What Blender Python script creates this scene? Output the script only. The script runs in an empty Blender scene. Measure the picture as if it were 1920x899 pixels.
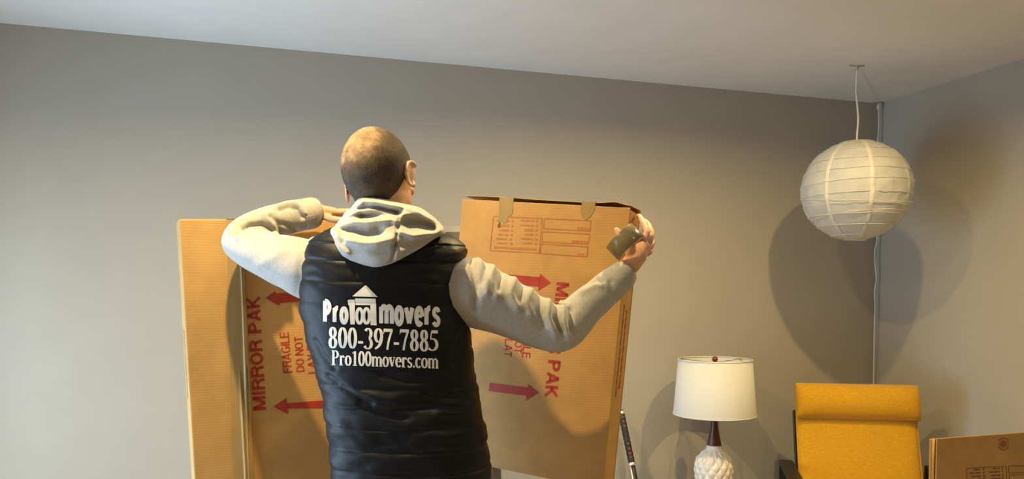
import bpy, math, random
import numpy as np
from mathutils import Vector, Matrix, noise
from mathutils.bvhtree import BVHTree

random.seed(7)
rng = np.random.default_rng(7)
S = bpy.context.scene
COL = S.collection

# ------------------------------------------------------------------ camera
F, CX, CY = 1448.0, 960.0, 607.0            # focal length and principal point in px of 1920x899
PITCH = math.radians(2.2)                   # downwards
CAMH = 1.42
cam_d = bpy.data.cameras.new('camera')
cam = bpy.data.objects.new('camera', cam_d)
COL.objects.link(cam)
cam.location = (0, 0, CAMH)
cam.rotation_euler = (math.pi / 2 - PITCH, 0, 0)
cam_d.sensor_width = 36.0
cam_d.lens = F / 1920 * 36
cam_d.shift_y = (CY - 449.5) / 1920
cam_d.clip_start = 0.05
S.camera = cam

# ------------------------------------------------------------------ world, exposure
S.view_settings.view_transform = 'Standard'
S.view_settings.look = 'None'
S.view_settings.gamma = 1.0
S.view_settings.use_curve_mapping = False
S.view_settings.exposure = 0.10
W = bpy.data.worlds.new('world')
S.world = W
W.use_nodes = True
W.node_tree.nodes['Background'].inputs[0].default_value = (0.55, 0.72, 1.0, 1)
W.node_tree.nodes['Background'].inputs[1].default_value = 1.0

# room frame: corner where back and right wall meet, u along back wall, v into back wall
BETA = math.radians(17.54)
CORNER = np.array([1.966, 4.18])
U2 = np.array([math.cos(BETA), math.sin(BETA)])
V2 = np.array([-math.sin(BETA), math.cos(BETA)])
CEIL = 2.44
ROOM_W, ROOM_L = 4.6, 8.6
WIN_V0, WIN_V1, WIN_Z0, WIN_Z1 = -2.1, -0.40, 0.06, 1.76


def room(u, v, z):
    p = CORNER + u * U2 + v * V2
    return Vector((p[0], p[1], z))


# daylight entering through the window of the left wall
sky_d = bpy.data.lights.new('window_daylight', 'AREA')
sky_d.shape = 'RECTANGLE'
sky_d.size = WIN_V1 - WIN_V0 + 0.6          # sky above, bright ground below the sill
sky_d.size_y = 3.2
sky_d.energy = 230
sky_d.color = (0.62, 0.83, 1.0)
sky = bpy.data.objects.new('window_daylight', sky_d)
COL.objects.link(sky)
sky.location = room(-ROOM_W - 0.75, (WIN_V0 + WIN_V1) / 2, 0.60)
sky.rotation_euler = Vector((-U2[0], -U2[1], 0)).to_track_quat('Z', 'Y').to_euler()

# downlights: (x, y, watts)
WARM = (1.0, 0.72, 0.31)
DOWNLIGHTS = [(1.28, 2.60, 16, 'in front of the paper lantern'), (0.42, 2.43, 17, 'above the hand-held carton'), (-0.62, 1.56, 26, 'above the man in the vest'),
              (-0.85, -0.6, 8, 'added as fill behind the man, towards the window'), (1.75, 0.60, 9, 'near the right wall, before the flat carton'), (0.35, -3.6, 26, 'far behind, by the rear wall')]  # the weak lamp behind the man is an added fill

# ------------------------------------------------------------------ projection helpers
cp, sp = math.cos(PITCH), math.sin(PITCH)
CAM = np.array([0, 0, CAMH])


def ray(px, py):
    a = (px - CX) / F
    b = -(py - CY) / F
    return np.array([a, cp + b * sp, -sp + b * cp])


def at(px, py, y):
    d = ray(px, py)
    return CAM + d * (y / d[1])


class Plane:
    """vertical plane through a point; slope = dY/dX along it, rot = clockwise turn in the plane"""
    def __init__(s, p0, slope, rot):
        s.p0 = np.array(p0)
        L = math.hypot(1, slope)
        h = np.array([1 / L, slope / L, 0])
        up = np.array([0, 0, 1.0])
        s.eu = math.cos(rot) * h - math.sin(rot) * up
        s.ev = math.sin(rot) * h + math.cos(rot) * up
        s.n = np.cross(s.eu, s.ev)          # towards the camera
        if s.n[1] > 0:
            s.n = -s.n

    def hit(s, px, py):
        d = ray(px, py)
        t = np.dot(s.p0 - CAM, s.n) / np.dot(d, s.n)
        return CAM + d * t

    def uv(s, px, py):
        q = s.hit(px, py) - s.p0
        return np.dot(q, s.eu), np.dot(q, s.ev)

    def pt(s, u, v, w=0.0):                 # w = out of the face, towards the camera
        return s.p0 + u * s.eu + v * s.ev + w * s.n


# ------------------------------------------------------------------ object helpers
def mesh_obj(name, verts, faces, mat, parent=None, smooth=False):
    me = bpy.data.meshes.new(name)
    me.from_pydata([tuple(v) for v in verts], [], [tuple(f) for f in faces])
    me.update()
    if smooth:
        me.polygons.foreach_set('use_smooth', [True] * len(me.polygons))
    o = bpy.data.objects.new(name, me)
    COL.objects.link(o)
    if mat:
        me.materials.append(mat)
    if parent:
        o.parent = parent
        o.matrix_parent_inverse = Matrix.Translation(parent.location).inverted() if parent.type == 'EMPTY' else Matrix()
    return o


def thing(name, label, cat, loc, group=None):
    o = bpy.data.objects.new(name, None)
    COL.objects.link(o)
    o.location = Vector(loc)
    o.empty_display_size = 0.05
    tag(o, label, cat, group)
    return o


def tag(o, label, cat, group=None):
    o['label'] = label
    o['category'] = cat
    if group:
        o['group'] = group
    return o


def struct(o):
    o['kind'] = 'structure'
    return o


def auto_bevel(o, w, seg=2):
    m = o.modifiers.new('bevel', 'BEVEL')
    m.width = w
    m.segments = seg
    m.limit_method = 'ANGLE'
    m.harden_normals = False
    for p in o.data.polygons:
        p.use_smooth = False
    return o


BOXF = [(0, 3, 2, 1), (4, 5, 6, 7), (0, 1, 5, 4), (1, 2, 6, 5), (2, 3, 7, 6), (3, 0, 4, 7)]


def frame_box(o, ex, ey, ez, x0, x1, y0, y1, z0, z1):
    o, ex, ey, ez = map(np.array, (o, ex, ey, ez))
    c = [(x0, y0, z0), (x1, y0, z0), (x1, y1, z0), (x0, y1, z0), (x0, y0, z1), (x1, y0, z1), (x1, y1, z1), (x0, y1, z1)]
    return [o + a * ex + b * ey + d * ez for a, b, d in c], BOXF


def join(parts):
    V, Fc = [], []
    for v, f in parts:
        k = len(V)
        V += list(v)
        Fc += [tuple(i + k for i in q) for q in f]
    return V, Fc


def loft(rings, cap=True, closed=True):
    n = len(rings[0])
    V = [p for r in rings for p in r]
    Fc = []
    m = n if closed else n - 1
    for i in range(len(rings) - 1):
        for j in range(m):
            k = (j + 1) % n
            Fc.append((i * n + j, i * n + k, (i + 1) * n + k, (i + 1) * n + j))
    if cap and closed:
        for i, rv in ((0, True), (len(rings) - 1, False)):
            c = np.mean(rings[i], axis=0)
            V.append(c)
            ci = len(V) - 1
            for j in range(n):
                k = (j + 1) % n
                Fc.append((ci, i * n + k, i * n + j) if rv else (ci, i * n + j, i * n + k))
    return V, Fc


def catmull(P, n):
    P = np.array(P, float)
    out = []
    m = len(P) - 1
    for s in np.linspace(0, m, n):
        i = min(int(s), m - 1)
        t = s - i
        p1, p2 = P[i], P[i + 1]
        p0 = P[i - 1] if i > 0 else 2 * p1 - p2
        p3 = P[i + 2] if i + 2 <= m else 2 * p2 - p1
        out.append(0.5 * ((2 * p1) + (-p0 + p2) * t + (2 * p0 - 5 * p1 + 4 * p2 - p3) * t * t + (-p0 + 3 * p1 - 3 * p2 + p3) * t ** 3))
    return np.array(out)


def frames(P):
    P = np.array(P)
    T = np.gradient(P, axis=0)
    T /= np.linalg.norm(T, axis=1)[:, None] + 1e-12
    a = np.array([0, 0, 1.0]) if abs(T[0][2]) < 0.9 else np.array([1.0, 0, 0])
    n = np.cross(T[0], a)
    n /= np.linalg.norm(n)
    N = [n]
    for i in range(1, len(P)):
        n = N[-1] - np.dot(N[-1], T[i]) * T[i]
        n /= np.linalg.norm(n)
        N.append(n)
    N = np.array(N)
    return T, N, np.cross(T, N)


def tube(P, R, seg=12, disp=None, cap=True):
    """P Nx3 path, R radius (scalar / N / Nx2), disp(i,theta,point)->radial offset"""
    P = np.array(P)
    R = np.broadcast_to(np.array(R, float).reshape(-1, 1) if np.ndim(R) == 1 else np.array(R, float), (len(P), 1) if np.ndim(R) < 2 else np.shape(R))
    T, N, B = frames(P)
    rings = []
    for i in range(len(P)):
        ring = []
        for j in range(seg):
            th = 2 * math.pi * j / seg
            d = math.cos(th) * N[i] + math.sin(th) * B[i]
            ra = R[i][0]
            rb = R[i][-1]
            off = math.cos(th) * ra * N[i] + math.sin(th) * rb * B[i]
            if disp:
                off = off + d * disp(i, th, P[i] + off)
            ring.append(P[i] + off)
        rings.append(ring)
    return loft(rings, cap)


def ellipsoid(c, r, rot=None, nu=24, nv=14):
    V, Fc = [], []
    for i in range(nv + 1):
        ph = math.pi * i / nv
        for j in range(nu):
            th = 2 * math.pi * j / nu
            p = np.array([r[0] * math.sin(ph) * math.cos(th), r[1] * math.sin(ph) * math.sin(th), r[2] * math.cos(ph)])
            if rot is not None:
                p = rot @ p
            V.append(np.array(c) + p)
    for i in range(nv):
        for j in range(nu):
            k = (j + 1) % nu
            Fc.append((i * nu + j, (i + 1) * nu + j, (i + 1) * nu + k, i * nu + k))
    return V, Fc


def lathe(profile, c, seg=48, rfun=None):
    rings = []
    for i, (r, z) in enumerate(profile):
        ring = []
        for j in range(seg):
            th = 2 * math.pi * j / seg
            rr = r + (rfun(r, z, th) if rfun else 0)
            ring.append(np.array([c[0] + rr * math.cos(th), c[1] + rr * math.sin(th), c[2] + z]))
        rings.append(ring)
    return rings


def fnoise(p, s=1.0):
    return noise.noise(Vector((p[0] * s, p[1] * s, p[2] * s)))


# ------------------------------------------------------------------ materials
def new_mat(name):
    m = bpy.data.materials.new(name)
    m.use_nodes = True
    nt = m.node_tree
    return m, nt, nt.nodes['Principled BSDF']


def mat(name, col, rough=0.6, var=0.0, vscale=20, bump=0.0, bscale=80, metal=0.0, sheen=0.0, spec=0.5, col2=None, stretch=None, bdist=0.002, detail=4):
    m, nt, b = new_mat(name)
    b.inputs['Base Color'].default_value = (*col, 1)
    b.inputs['Roughness'].default_value = rough
    b.inputs['Metallic'].default_value = metal
    b.inputs['Specular IOR Level'].default_value = spec
    if sheen:
        b.inputs['Sheen Weight'].default_value = sheen
    tc = nt.nodes.new('ShaderNodeTexCoord')
    src = tc.outputs['Object']
    if stretch:
        mp = nt.nodes.new('ShaderNodeMapping')
        mp.inputs['Scale'].default_value = stretch
        nt.links.new(src, mp.inputs[0])
        src = mp.outputs[0]
    if var or col2:
        n = nt.nodes.new('ShaderNodeTexNoise')
        n.inputs['Scale'].default_value = vscale
        n.inputs['Detail'].default_value = detail
        nt.links.new(src, n.inputs['Vector'])
        r = nt.nodes.new('ShaderNodeValToRGB')
        c2 = col2 or tuple(min(1, c * (1 + var)) for c in col)
        c1 = col if col2 else tuple(c * (1 - var) for c in col)
        r.color_ramp.elements[0].color = (*c1, 1)
        r.color_ramp.elements[1].color = (*c2, 1)
        r.color_ramp.elements[0].position = 0.35
        r.color_ramp.elements[1].position = 0.65
        nt.links.new(n.outputs['Fac'], r.inputs['Fac'])
        nt.links.new(r.outputs['Color'], b.inputs['Base Color'])
    if bump:
        n2 = nt.nodes.new('ShaderNodeTexNoise')
        n2.inputs['Scale'].default_value = bscale
        n2.inputs['Detail'].default_value = 3
        nt.links.new(src, n2.inputs['Vector'])
        bp = nt.nodes.new('ShaderNodeBump')
        bp.inputs['Strength'].default_value = bump
        bp.inputs['Distance'].default_value = bdist
        nt.links.new(n2.outputs['Fac'], bp.inputs['Height'])
        nt.links.new(bp.outputs['Normal'], b.inputs['Normal'])
    return m


def cardboard(name, col, axis='Z'):
    m, nt, b = new_mat(name)
    b.inputs['Roughness'].default_value = 0.62
    b.inputs['Specular IOR Level'].default_value = 0.35
    tc = nt.nodes.new('ShaderNodeTexCoord')
    n = nt.nodes.new('ShaderNodeTexNoise')
    n.inputs['Scale'].default_value = 9
    n.inputs['Detail'].default_value = 8
    n.inputs['Roughness'].default_value = 0.65
    nt.links.new(tc.outputs['Object'], n.inputs['Vector'])
    r = nt.nodes.new('ShaderNodeValToRGB')
    r.color_ramp.elements[0].color = (*[c * 0.86 for c in col], 1)
    r.color_ramp.elements[1].color = (*[min(1, c * 1.12) for c in col], 1)
    r.color_ramp.elements[0].position = 0.3
    r.color_ramp.elements[1].position = 0.7
    nt.links.new(n.outputs['Fac'], r.inputs['Fac'])
    nt.links.new(r.outputs['Color'], b.inputs['Base Color'])
    w = nt.nodes.new('ShaderNodeTexWave')
    w.wave_type = 'BANDS'
    w.bands_direction = axis
    w.inputs['Scale'].default_value = 42
    w.inputs['Distortion'].default_value = 0.6
    nt.links.new(tc.outputs['Object'], w.inputs['Vector'])
    bp = nt.nodes.new('ShaderNodeBump')
    bp.inputs['Strength'].default_value = 0.10
    bp.inputs['Distance'].default_value = 0.0015
    nt.links.new(w.outputs['Fac'], bp.inputs['Height'])
    nt.links.new(bp.outputs['Normal'], b.inputs['Normal'])
    return m


def translucent(name, col, fac=0.4, rough=0.8, var=0.05, vscale=25, bump=0.2, bscale=40):
    m = mat(name, col, rough, var=var, vscale=vscale, bump=bump, bscale=bscale, spec=0.2)
    nt = m.node_tree
    b = nt.nodes['Principled BSDF']
    t = nt.nodes.new('ShaderNodeBsdfTranslucent')
    t.inputs[0].default_value = (*col, 1)
    mx = nt.nodes.new('ShaderNodeMixShader')
    mx.inputs[0].default_value = fac
    nt.links.new(b.outputs[0], mx.inputs[1])
    nt.links.new(t.outputs[0], mx.inputs[2])
    nt.links.new(mx.outputs[0], nt.nodes['Material Output'].inputs[0])
    return m


def clear_film(name, tint=(0.95, 0.95, 0.95), fac=0.25, rough=0.12, bump=0.6, bscale=45):
    m, nt, b = new_mat(name)
    b.inputs['Base Color'].default_value = (*tint, 1)
    b.inputs['Roughness'].default_value = rough
    t = nt.nodes.new('ShaderNodeBsdfTransparent')
    t.inputs[0].default_value = (*tint, 1)
    mx = nt.nodes.new('ShaderNodeMixShader')
    mx.inputs[0].default_value = fac
    nt.links.new(t.outputs[0], mx.inputs[1])
    nt.links.new(b.outputs[0], mx.inputs[2])
    nt.links.new(mx.outputs[0], nt.nodes['Material Output'].inputs[0])
    if bump:
        tc = nt.nodes.new('ShaderNodeTexCoord')
        n = nt.nodes.new('ShaderNodeTexNoise')
        n.inputs['Scale'].default_value = bscale
        nt.links.new(tc.outputs['Object'], n.inputs['Vector'])
        bp = nt.nodes.new('ShaderNodeBump')
        bp.inputs['Strength'].default_value = bump
        bp.inputs['Distance'].default_value = 0.004
        nt.links.new(n.outputs['Fac'], bp.inputs['Height'])
        nt.links.new(bp.outputs['Normal'], b.inputs['Normal'])
    return m


def emitter(name, col, strength):
    m, nt, b = new_mat(name)
    b.inputs['Emission Color'].default_value = (*col, 1)
    b.inputs['Emission Strength'].default_value = strength
    return m


M_WALL = mat('wall_paint', (0.415, 0.382, 0.322), 0.62, var=0.015, vscale=6, bump=0.10, bscale=170, bdist=0.001)
M_CEIL = mat('ceiling_paint', (0.78, 0.78, 0.77), 0.8, var=0.015, vscale=5, bump=0.14, bscale=120, bdist=0.001)
M_FLOOR = mat('floor_wood', (0.40, 0.35, 0.29), 0.4, var=0.25, vscale=3, stretch=(1, 12, 1), bump=0.05)
M_TRIM = mat('white_trim', (0.75, 0.74, 0.71), 0.4, var=0.02)
M_GLASS = clear_film('window_glass', (0.97, 0.98, 1.0), 0.06, 0.02, 0)
M_CARD = cardboard('cardboard', (0.485, 0.275, 0.086), 'Z')
M_CARD_L = cardboard('cardboard_outer', (0.44, 0.265, 0.090), 'Z')
M_CARD_R = cardboard('cardboard_flat', (0.44, 0.26, 0.09), 'Z')
M_INK = mat('red_ink', (0.37, 0.030, 0.013), 0.6, var=0.12, vscale=60)
M_INK2 = mat('orange_ink', (0.44, 0.155, 0.045), 0.65, var=0.15, vscale=120)
M_INK3 = mat('brown_ink', (0.20, 0.07, 0.028), 0.65, var=0.15, vscale=120)
M_TAPE = mat('packing_tape', (0.36, 0.25, 0.10), 0.26, var=0.06, vscale=12, bump=0.12, bscale=25, spec=0.3, stretch=(3, 3, 0.4))
M_ROLL = mat('tape_roll', (0.165, 0.135, 0.065), 0.25, var=0.05, vscale=30, spec=0.6)
M_CORE = mat('tape_core', (0.55, 0.42, 0.26), 0.8, var=0.1)
M_FRAME = mat('mirror_frame', (0.03, 0.026, 0.022), 0.35, var=0.2)
M_FILM = clear_film('stretch_film', (0.95, 0.95, 0.93), 0.14, 0.10, 1.0, 30)
M_SKIN = mat('skin', (0.58, 0.33, 0.215), 0.5, var=0.07, vscale=35, bump=0.15, bscale=260, bdist=0.0008)
M_SKIN.node_tree.nodes['Principled BSDF'].inputs['Subsurface Weight'].default_value = 0.08
M_SKIN.node_tree.nodes['Principled BSDF'].inputs['Subsurface Radius'].default_value = (0.012, 0.005, 0.003)
M_FLEECE = mat('grey_fleece', (0.375, 0.365, 0.34), 0.9, var=0.07, vscale=140, bump=0.35, bscale=400, sheen=0.25, spec=0.15, bdist=0.0012)
M_RIB = mat('grey_rib_knit', (0.38, 0.365, 0.33), 0.9, var=0.07, vscale=140, bump=0.4, bscale=350, sheen=0.2, spec=0.15, bdist=0.0015)
M_NYLON = mat('black_nylon', (0.0036, 0.0046, 0.0085), 0.50, var=0.1, vscale=30, bump=0.25, bscale=60, spec=0.24, bdist=0.003)
M_PRINT = mat('white_print', (0.80, 0.81, 0.80), 0.35, var=0.03, vscale=60)
M_PANTS = mat('dark_trousers', (0.035, 0.03, 0.03), 0.85, var=0.2, vscale=120)
M_SHOE = mat('shoe', (0.03, 0.03, 0.032), 0.5, var=0.1)
M_EYE = mat('eye', (0.7, 0.68, 0.65), 0.2, var=0.02)
M_PAPER = translucent('lantern_paper', (0.73, 0.73, 0.69), 0.42)
M_SEAM = translucent('lantern_paper_seam', (0.84, 0.81, 0.72), 0.36)
M_WIRE = mat('lantern_wire', (0.62, 0.58, 0.50), 0.5, var=0.05)
M_CORD = mat('white_cord', (0.72, 0.69, 0.62), 0.45, var=0.03)
M_HOOK = mat('hook_metal', (0.34, 0.30, 0.25), 0.5, var=0.1)
M_SHADE = translucent('lamp_shade_linen', (0.72, 0.735, 0.72), 0.15, var=0.03, vscale=150, bump=0.2, bscale=500)
M_WALNUT = mat('walnut', (0.075, 0.022, 0.010), 0.35, var=0.35, vscale=6, stretch=(6, 6, 1), bump=0.05)
M_FINIAL = mat('finial_wood', (0.16, 0.045, 0.018), 0.3, var=0.3, vscale=20)
M_CERAMIC = mat('white_glaze', (0.80, 0.78, 0.73), 0.12, var=0.02, vscale=10, spec=0.6)
M_BRASS = mat('brass', (0.55, 0.48, 0.36), 0.35, var=0.05, metal=0.9)
M_YELLOW = mat('mustard_fabric', (0.60, 0.315, 0.012), 0.85, var=0.10, vscale=60, stretch=(1, 1, 5), bump=0.5, bscale=330, sheen=0.15, spec=0.2, bdist=0.0012)
M_BLACKWOOD = mat('black_wood', (0.012, 0.011, 0.010), 0.38, var=0.2)
M_TABLE = mat('table_wood', (0.25, 0.14, 0.07), 0.4, var=0.25, vscale=4, stretch=(1, 8, 1))
M_WRAP = mat('black_wrap', (0.012, 0.011, 0.012), 0.6, var=0.3, vscale=200, bump=0.5, bscale=300)
M_REDW = mat('red_wrap', (0.17, 0.035, 0.025), 0.6, var=0.2, vscale=200)
M_SILVER = mat('pale_metal', (0.72, 0.70, 0.64), 0.3, var=0.05, metal=0.5)
M_LED = emitter('downlight_diffuser', (1.0, 0.8, 0.55), 4.0)

# buzz cut: dark stubble, thinning on the crown
M_HAIR, _nt, _b = new_mat('buzzed_hair')
_tc = _nt.nodes.new('ShaderNodeTexCoord')
_n = _nt.nodes.new('ShaderNodeTexNoise')
_n.inputs['Scale'].default_value = 45
_n.inputs['Detail'].default_value = 9
_n.inputs['Roughness'].default_value = 0.7
_nt.links.new(_tc.outputs['Object'], _n.inputs['Vector'])
_at = _nt.nodes.new('ShaderNodeAttribute')
_at.attribute_name = 'hair_density'
_ad = _nt.nodes.new('ShaderNodeMath')
_ad.operation = 'MULTIPLY_ADD'
_ad.inputs[1].default_value = 0.95
_nt.links.new(_n.outputs['Fac'], _ad.inputs[0])
_nt.links.new(_at.outputs['Fac'], _ad.inputs[2])
_r = _nt.nodes.new('ShaderNodeValToRGB')
_r.color_ramp.elements[0].color = (0.31, 0.215, 0.125, 1)
_r.color_ramp.elements[0].position = 0.30
_r.color_ramp.elements[1].color = (0.030, 0.022, 0.016, 1)
_r.color_ramp.elements[1].position = 1.0
_e = _r.color_ramp.elements.new(0.65)
_e.color = (0.095, 0.066, 0.042, 1)
_nt.links.new(_ad.outputs[0], _r.inputs['Fac'])
_nt.links.new(_r.outputs['Color'], _b.inputs['Base Color'])
_b.inputs['Roughness'].default_value = 0.75
_b.inputs['Specular IOR Level'].default_value = 0.3
_n2 = _nt.nodes.new('ShaderNodeTexNoise')
_n2.inputs['Scale'].default_value = 420
_nt.links.new(_tc.outputs['Object'], _n2.inputs['Vector'])
_bp = _nt.nodes.new('ShaderNodeBump')
_bp.inputs['Strength'].default_value = 0.6
_bp.inputs['Distance'].default_value = 0.0015
_nt.links.new(_n2.outputs['Fac'], _bp.inputs['Height'])
_nt.links.new(_bp.outputs['Normal'], _b.inputs['Normal'])

# ------------------------------------------------------------------ room shell
UX = np.array([U2[0], U2[1], 0])
VX = np.array([V2[0], V2[1], 0])
ZX = np.array([0, 0, 1.0])
C3 = np.array([CORNER[0], CORNER[1], 0])
T = 0.12


def rbox(u0, u1, v0, v1, z0, z1):
    return frame_box(C3, UX, VX, ZX, u0, u1, v0, v1, z0, z1)


struct(mesh_obj('floor', *rbox(-ROOM_W - T, T, -ROOM_L - T, T, -0.1, 0), M_FLOOR))
struct(mesh_obj('ceiling', *rbox(-ROOM_W - T, T, -ROOM_L - T, T, CEIL, CEIL + 0.1), M_CEIL))
struct(mesh_obj('wall_back', *rbox(-ROOM_W - T, T, 0, T, 0, CEIL), M_WALL))
struct(mesh_obj('wall_right', *rbox(0, T, -ROOM_L, 0, 0, CEIL), M_WALL))
struct(mesh_obj('wall_rear', *rbox(-ROOM_W - T, T, -ROOM_L - T, -ROOM_L, 0, CEIL), M_WALL))
wl = join([rbox(-ROOM_W - T, -ROOM_W, -ROOM_L, WIN_V0, 0, CEIL), rbox(-ROOM_W - T, -ROOM_W, WIN_V1, 0, 0, CEIL),
           rbox(-ROOM_W - T, -ROOM_W, WIN_V0, WIN_V1, 0, WIN_Z0), rbox(-ROOM_W - T, -ROOM_W, WIN_V0, WIN_V1, WIN_Z1, CEIL)])
struct(mesh_obj('wall_left', *wl, M_WALL))
for nm, b in (('back', rbox(-ROOM_W, 0, -0.015, 0, 0, 0.1)), ('right', rbox(-0.015, 0, -ROOM_L, -0.015, 0, 0.1))):
    struct(mesh_obj('baseboard_' + nm, *b, M_TRIM))
win = bpy.data.objects.new('window_1', None)
COL.objects.link(win)
win.location = room(-ROOM_W, WIN_V0, WIN_Z0)
struct(win)
fw = 0.05
u0, u1 = -ROOM_W - T, -ROOM_W + 0.01
mesh_obj('window_frame', *join([rbox(u0, u1, WIN_V0, WIN_V1, WIN_Z0, WIN_Z0 + fw), rbox(u0, u1, WIN_V0, WIN_V1, WIN_Z1 - fw, WIN_Z1),
                                rbox(u0, u1, WIN_V0, WIN_V0 + fw, WIN_Z0 + fw, WIN_Z1 - fw), rbox(u0, u1, WIN_V1 - fw, WIN_V1, WIN_Z0 + fw, WIN_Z1 - fw),
                                rbox(u0 + .03, u1 - .03, (WIN_V0 + WIN_V1) / 2 - .025, (WIN_V0 + WIN_V1) / 2 + .025, WIN_Z0 + fw, WIN_Z1 - fw)]), M_TRIM, win)
vm = (WIN_V0 + WIN_V1) / 2
for a, b in ((WIN_V0 + fw, vm - .025), (vm + .025, WIN_V1 - fw)):
    mesh_obj('pane', *rbox(u0 + .06, u0 + .064, a, b, WIN_Z0 + fw, WIN_Z1 - fw), M_GLASS, win)


# ------------------------------------------------------------------ recessed downlights
for x, y, wt, where in DOWNLIGHTS:
    t = thing('ceiling_light', 'round white recessed ceiling downlight ' + where, 'ceiling light', (x, y, CEIL), 'recessed downlights in the ceiling')
    prof = [(0.045, 0.0), (0.045, -0.004), (0.06, -0.006), (0.07, -0.003), (0.07, 0.0)]
    mesh_obj('trim_ring', *loft(lathe(prof, (x, y, CEIL), 32), False), M_TRIM, t, True)
    mesh_obj('diffuser', *loft(lathe([(0.001, -0.001), (0.045, -0.001), (0.045, 0.0)], (x, y, CEIL), 32), True), M_LED, t)
    ld = bpy.data.lights.new('downlight_lamp', 'AREA')
    ld.shape = 'DISK'
    ld.size = 0.04
    ld.energy = wt
    ld.color = WARM
    ld.spread = math.radians(164)
    lo = bpy.data.objects.new('downlight_lamp', ld)
    COL.objects.link(lo)
    lo.parent = t
    lo.location = (0, 0, -0.012)


# ------------------------------------------------------------------ lettering
def arc(cx, cy, rx, ry, a0, a1, n=18):
    return [(cx + rx * math.cos(math.radians(a0 + (a1 - a0) * k / n)), cy + ry * math.sin(math.radians(a0 + (a1 - a0) * k / n))) for k in range(n + 1)]


def bez(p0, p1, p2, n=12):
    return [((1 - t) ** 2 * p0[0] + 2 * t * (1 - t) * p1[0] + t * t * p2[0], (1 - t) ** 2 * p0[1] + 2 * t * (1 - t) * p1[1] + t * t * p2[1]) for t in [k / n for k in range(n + 1)]]


def dense(P, step=0.06):
    out = [P[0]]
    for a, b in zip(P[:-1], P[1:]):
        n = max(1, int(math.hypot(b[0] - a[0], b[1] - a[1]) / step))
        out += [(a[0] + (b[0] - a[0]) * k / n, a[1] + (b[1] - a[1]) * k / n) for k in range(1, n + 1)]
    return out


def glyph_strip(P, pen, step=0.06):
    """a pen stroke as a ribbon; the pen is an ellipse, so stems and bars can differ in weight"""
    P = dense(P, step)
    A_ = np.array(P)
    Tn = np.gradient(A_, axis=0)
    if np.allclose(A_[0], A_[-1]):
        Tn[0] = Tn[-1] = A_[1] - A_[-2]
    Tn /= np.linalg.norm(Tn, axis=1)[:, None] + 1e-9
    Nn = np.stack([-Tn[:, 1], Tn[:, 0]], 1)
    w = np.sqrt((pen[0] * Nn[:, 0]) ** 2 + (pen[1] * Nn[:, 1]) ** 2)[:, None]
    V, Fc = [], []
    for a, n, ww in zip(A_, Nn, w):
        for s in (-1, -0.33, 0.33, 1):
            V.append(a + n * ww * s)
    for i in range(len(A_) - 1):
        for q in range(3):
            Fc.append((i * 4 + q, i * 4 + q + 1, i * 4 + q + 5, i * 4 + q + 4))
    return V, Fc


def caps_font(a, b):
    """plain upright capitals; a, b = half weight of stems and bars on a unit cap height"""
    t = 1 - b
    m = 0.53
    return {
        ' ': (.28, []),
        'I': (2 * a + .06, [[(a + .03, 0), (a + .03, 1)]]),
        'M': (.86, [[(a, 0), (a, 1)], [(.86 - a, 0), (.86 - a, 1)], [(a * 1.2, 1), (.43, .06)], [(.86 - a * 1.2, 1), (.43, .06)]]),
        'R': (.70, [[(a, 0), (a, 1)], [(a, t), (.36, t)] + arc(.38, (t + m) / 2, .32 - a, (t - m) / 2, 90, -90, 12) + [(a, m)], bez((.40, m), (.62, .48), (.61, 0))]),
        'P': (.66, [[(a, 0), (a, 1)], [(a, t), (.36, t)] + arc(.36, (t + .47) / 2, .30 - a, (t - .47) / 2, 90, -90, 12) + [(a, .47)]]),
        'O': (.76, [arc(.38, .5, .38 - a, .5 - b, 0, 360, 32)]),
        'A': (.74, [[(a * .95, 0), (.37, 1)], [(.74 - a * .95, 0), (.37, 1)], [(.18, .29), (.56, .29)]]),
        'K': (.72, [[(a, 0), (a, 1)], [(.62, 1), (.10, .40)], [(.26, .56), (.64, 0)]]),
        'F': (.58, [[(a, 0), (a, 1)], [(a, t), (.58, t)], [(a, m), (.52, m)]]),
        'E': (.60, [[(a, 0), (a, 1)], [(a, t), (.60, t)], [(a, m), (.55, m)], [(a, b), (.60, b)]]),
        'L': (.55, [[(a, 0), (a, 1)], [(a, b), (.55, b)]]),
        'G': (.74, [arc(.38, .5, .38 - a, .5 - b, 42, 318, 26), [(.42, .46), (.72, .46)], [(.72 - a, .46), (.72 - a, .04)]]),
        'D': (.70, [[(a, 0), (a, 1)], [(a, t), (.30, t)] + arc(.30, .5, .40 - a, .5 - b, 90, -90, 16) + [(a, b)]]),
        'N': (.70, [[(a, 0), (a, 1)], [(.70 - a, 0), (.70 - a, 1)], [(a, 1), (.70 - a, 0)]]),
        'T': (.60, [[(.30, 0), (.30, 1)], [(0, t), (.60, t)]]),
        'Y': (.68, [[(.34, 0), (.34, .45)], [(.06, 1), (.34, .42)], [(.62, 1), (.34, .42)]]),
    }


CAPS_BOLD = (caps_font(.095, .088), (.095, .088))
CAPS_MED = (caps_font(.072, .066), (.072, .066))


def px_text(body, p0, p1, up, font=CAPS_BOLD, gap=0.07):
    """reading from px p0 to px p1 along the baseline, cap height given as px vector"""
    G, pen = font
    p0, p1, up = map(np.array, (p0, p1, up))
    tot = sum(G[c][0] for c in body) + gap * (len(body) - 1)
    parts, a = [], 0.0
    for c in body:
        for st in G[c][1]:
            V, Fc = glyph_strip(st, pen)
            parts.append(([tuple(p0 + (a + x) / tot * (p1 - p0) + y * up) for x, y in V], Fc))
        a += G[c][0] + gap
    return join(parts)


def px_quad(*pts):
    return [tuple(p) for p in pts], [tuple(range(len(pts)))]


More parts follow.
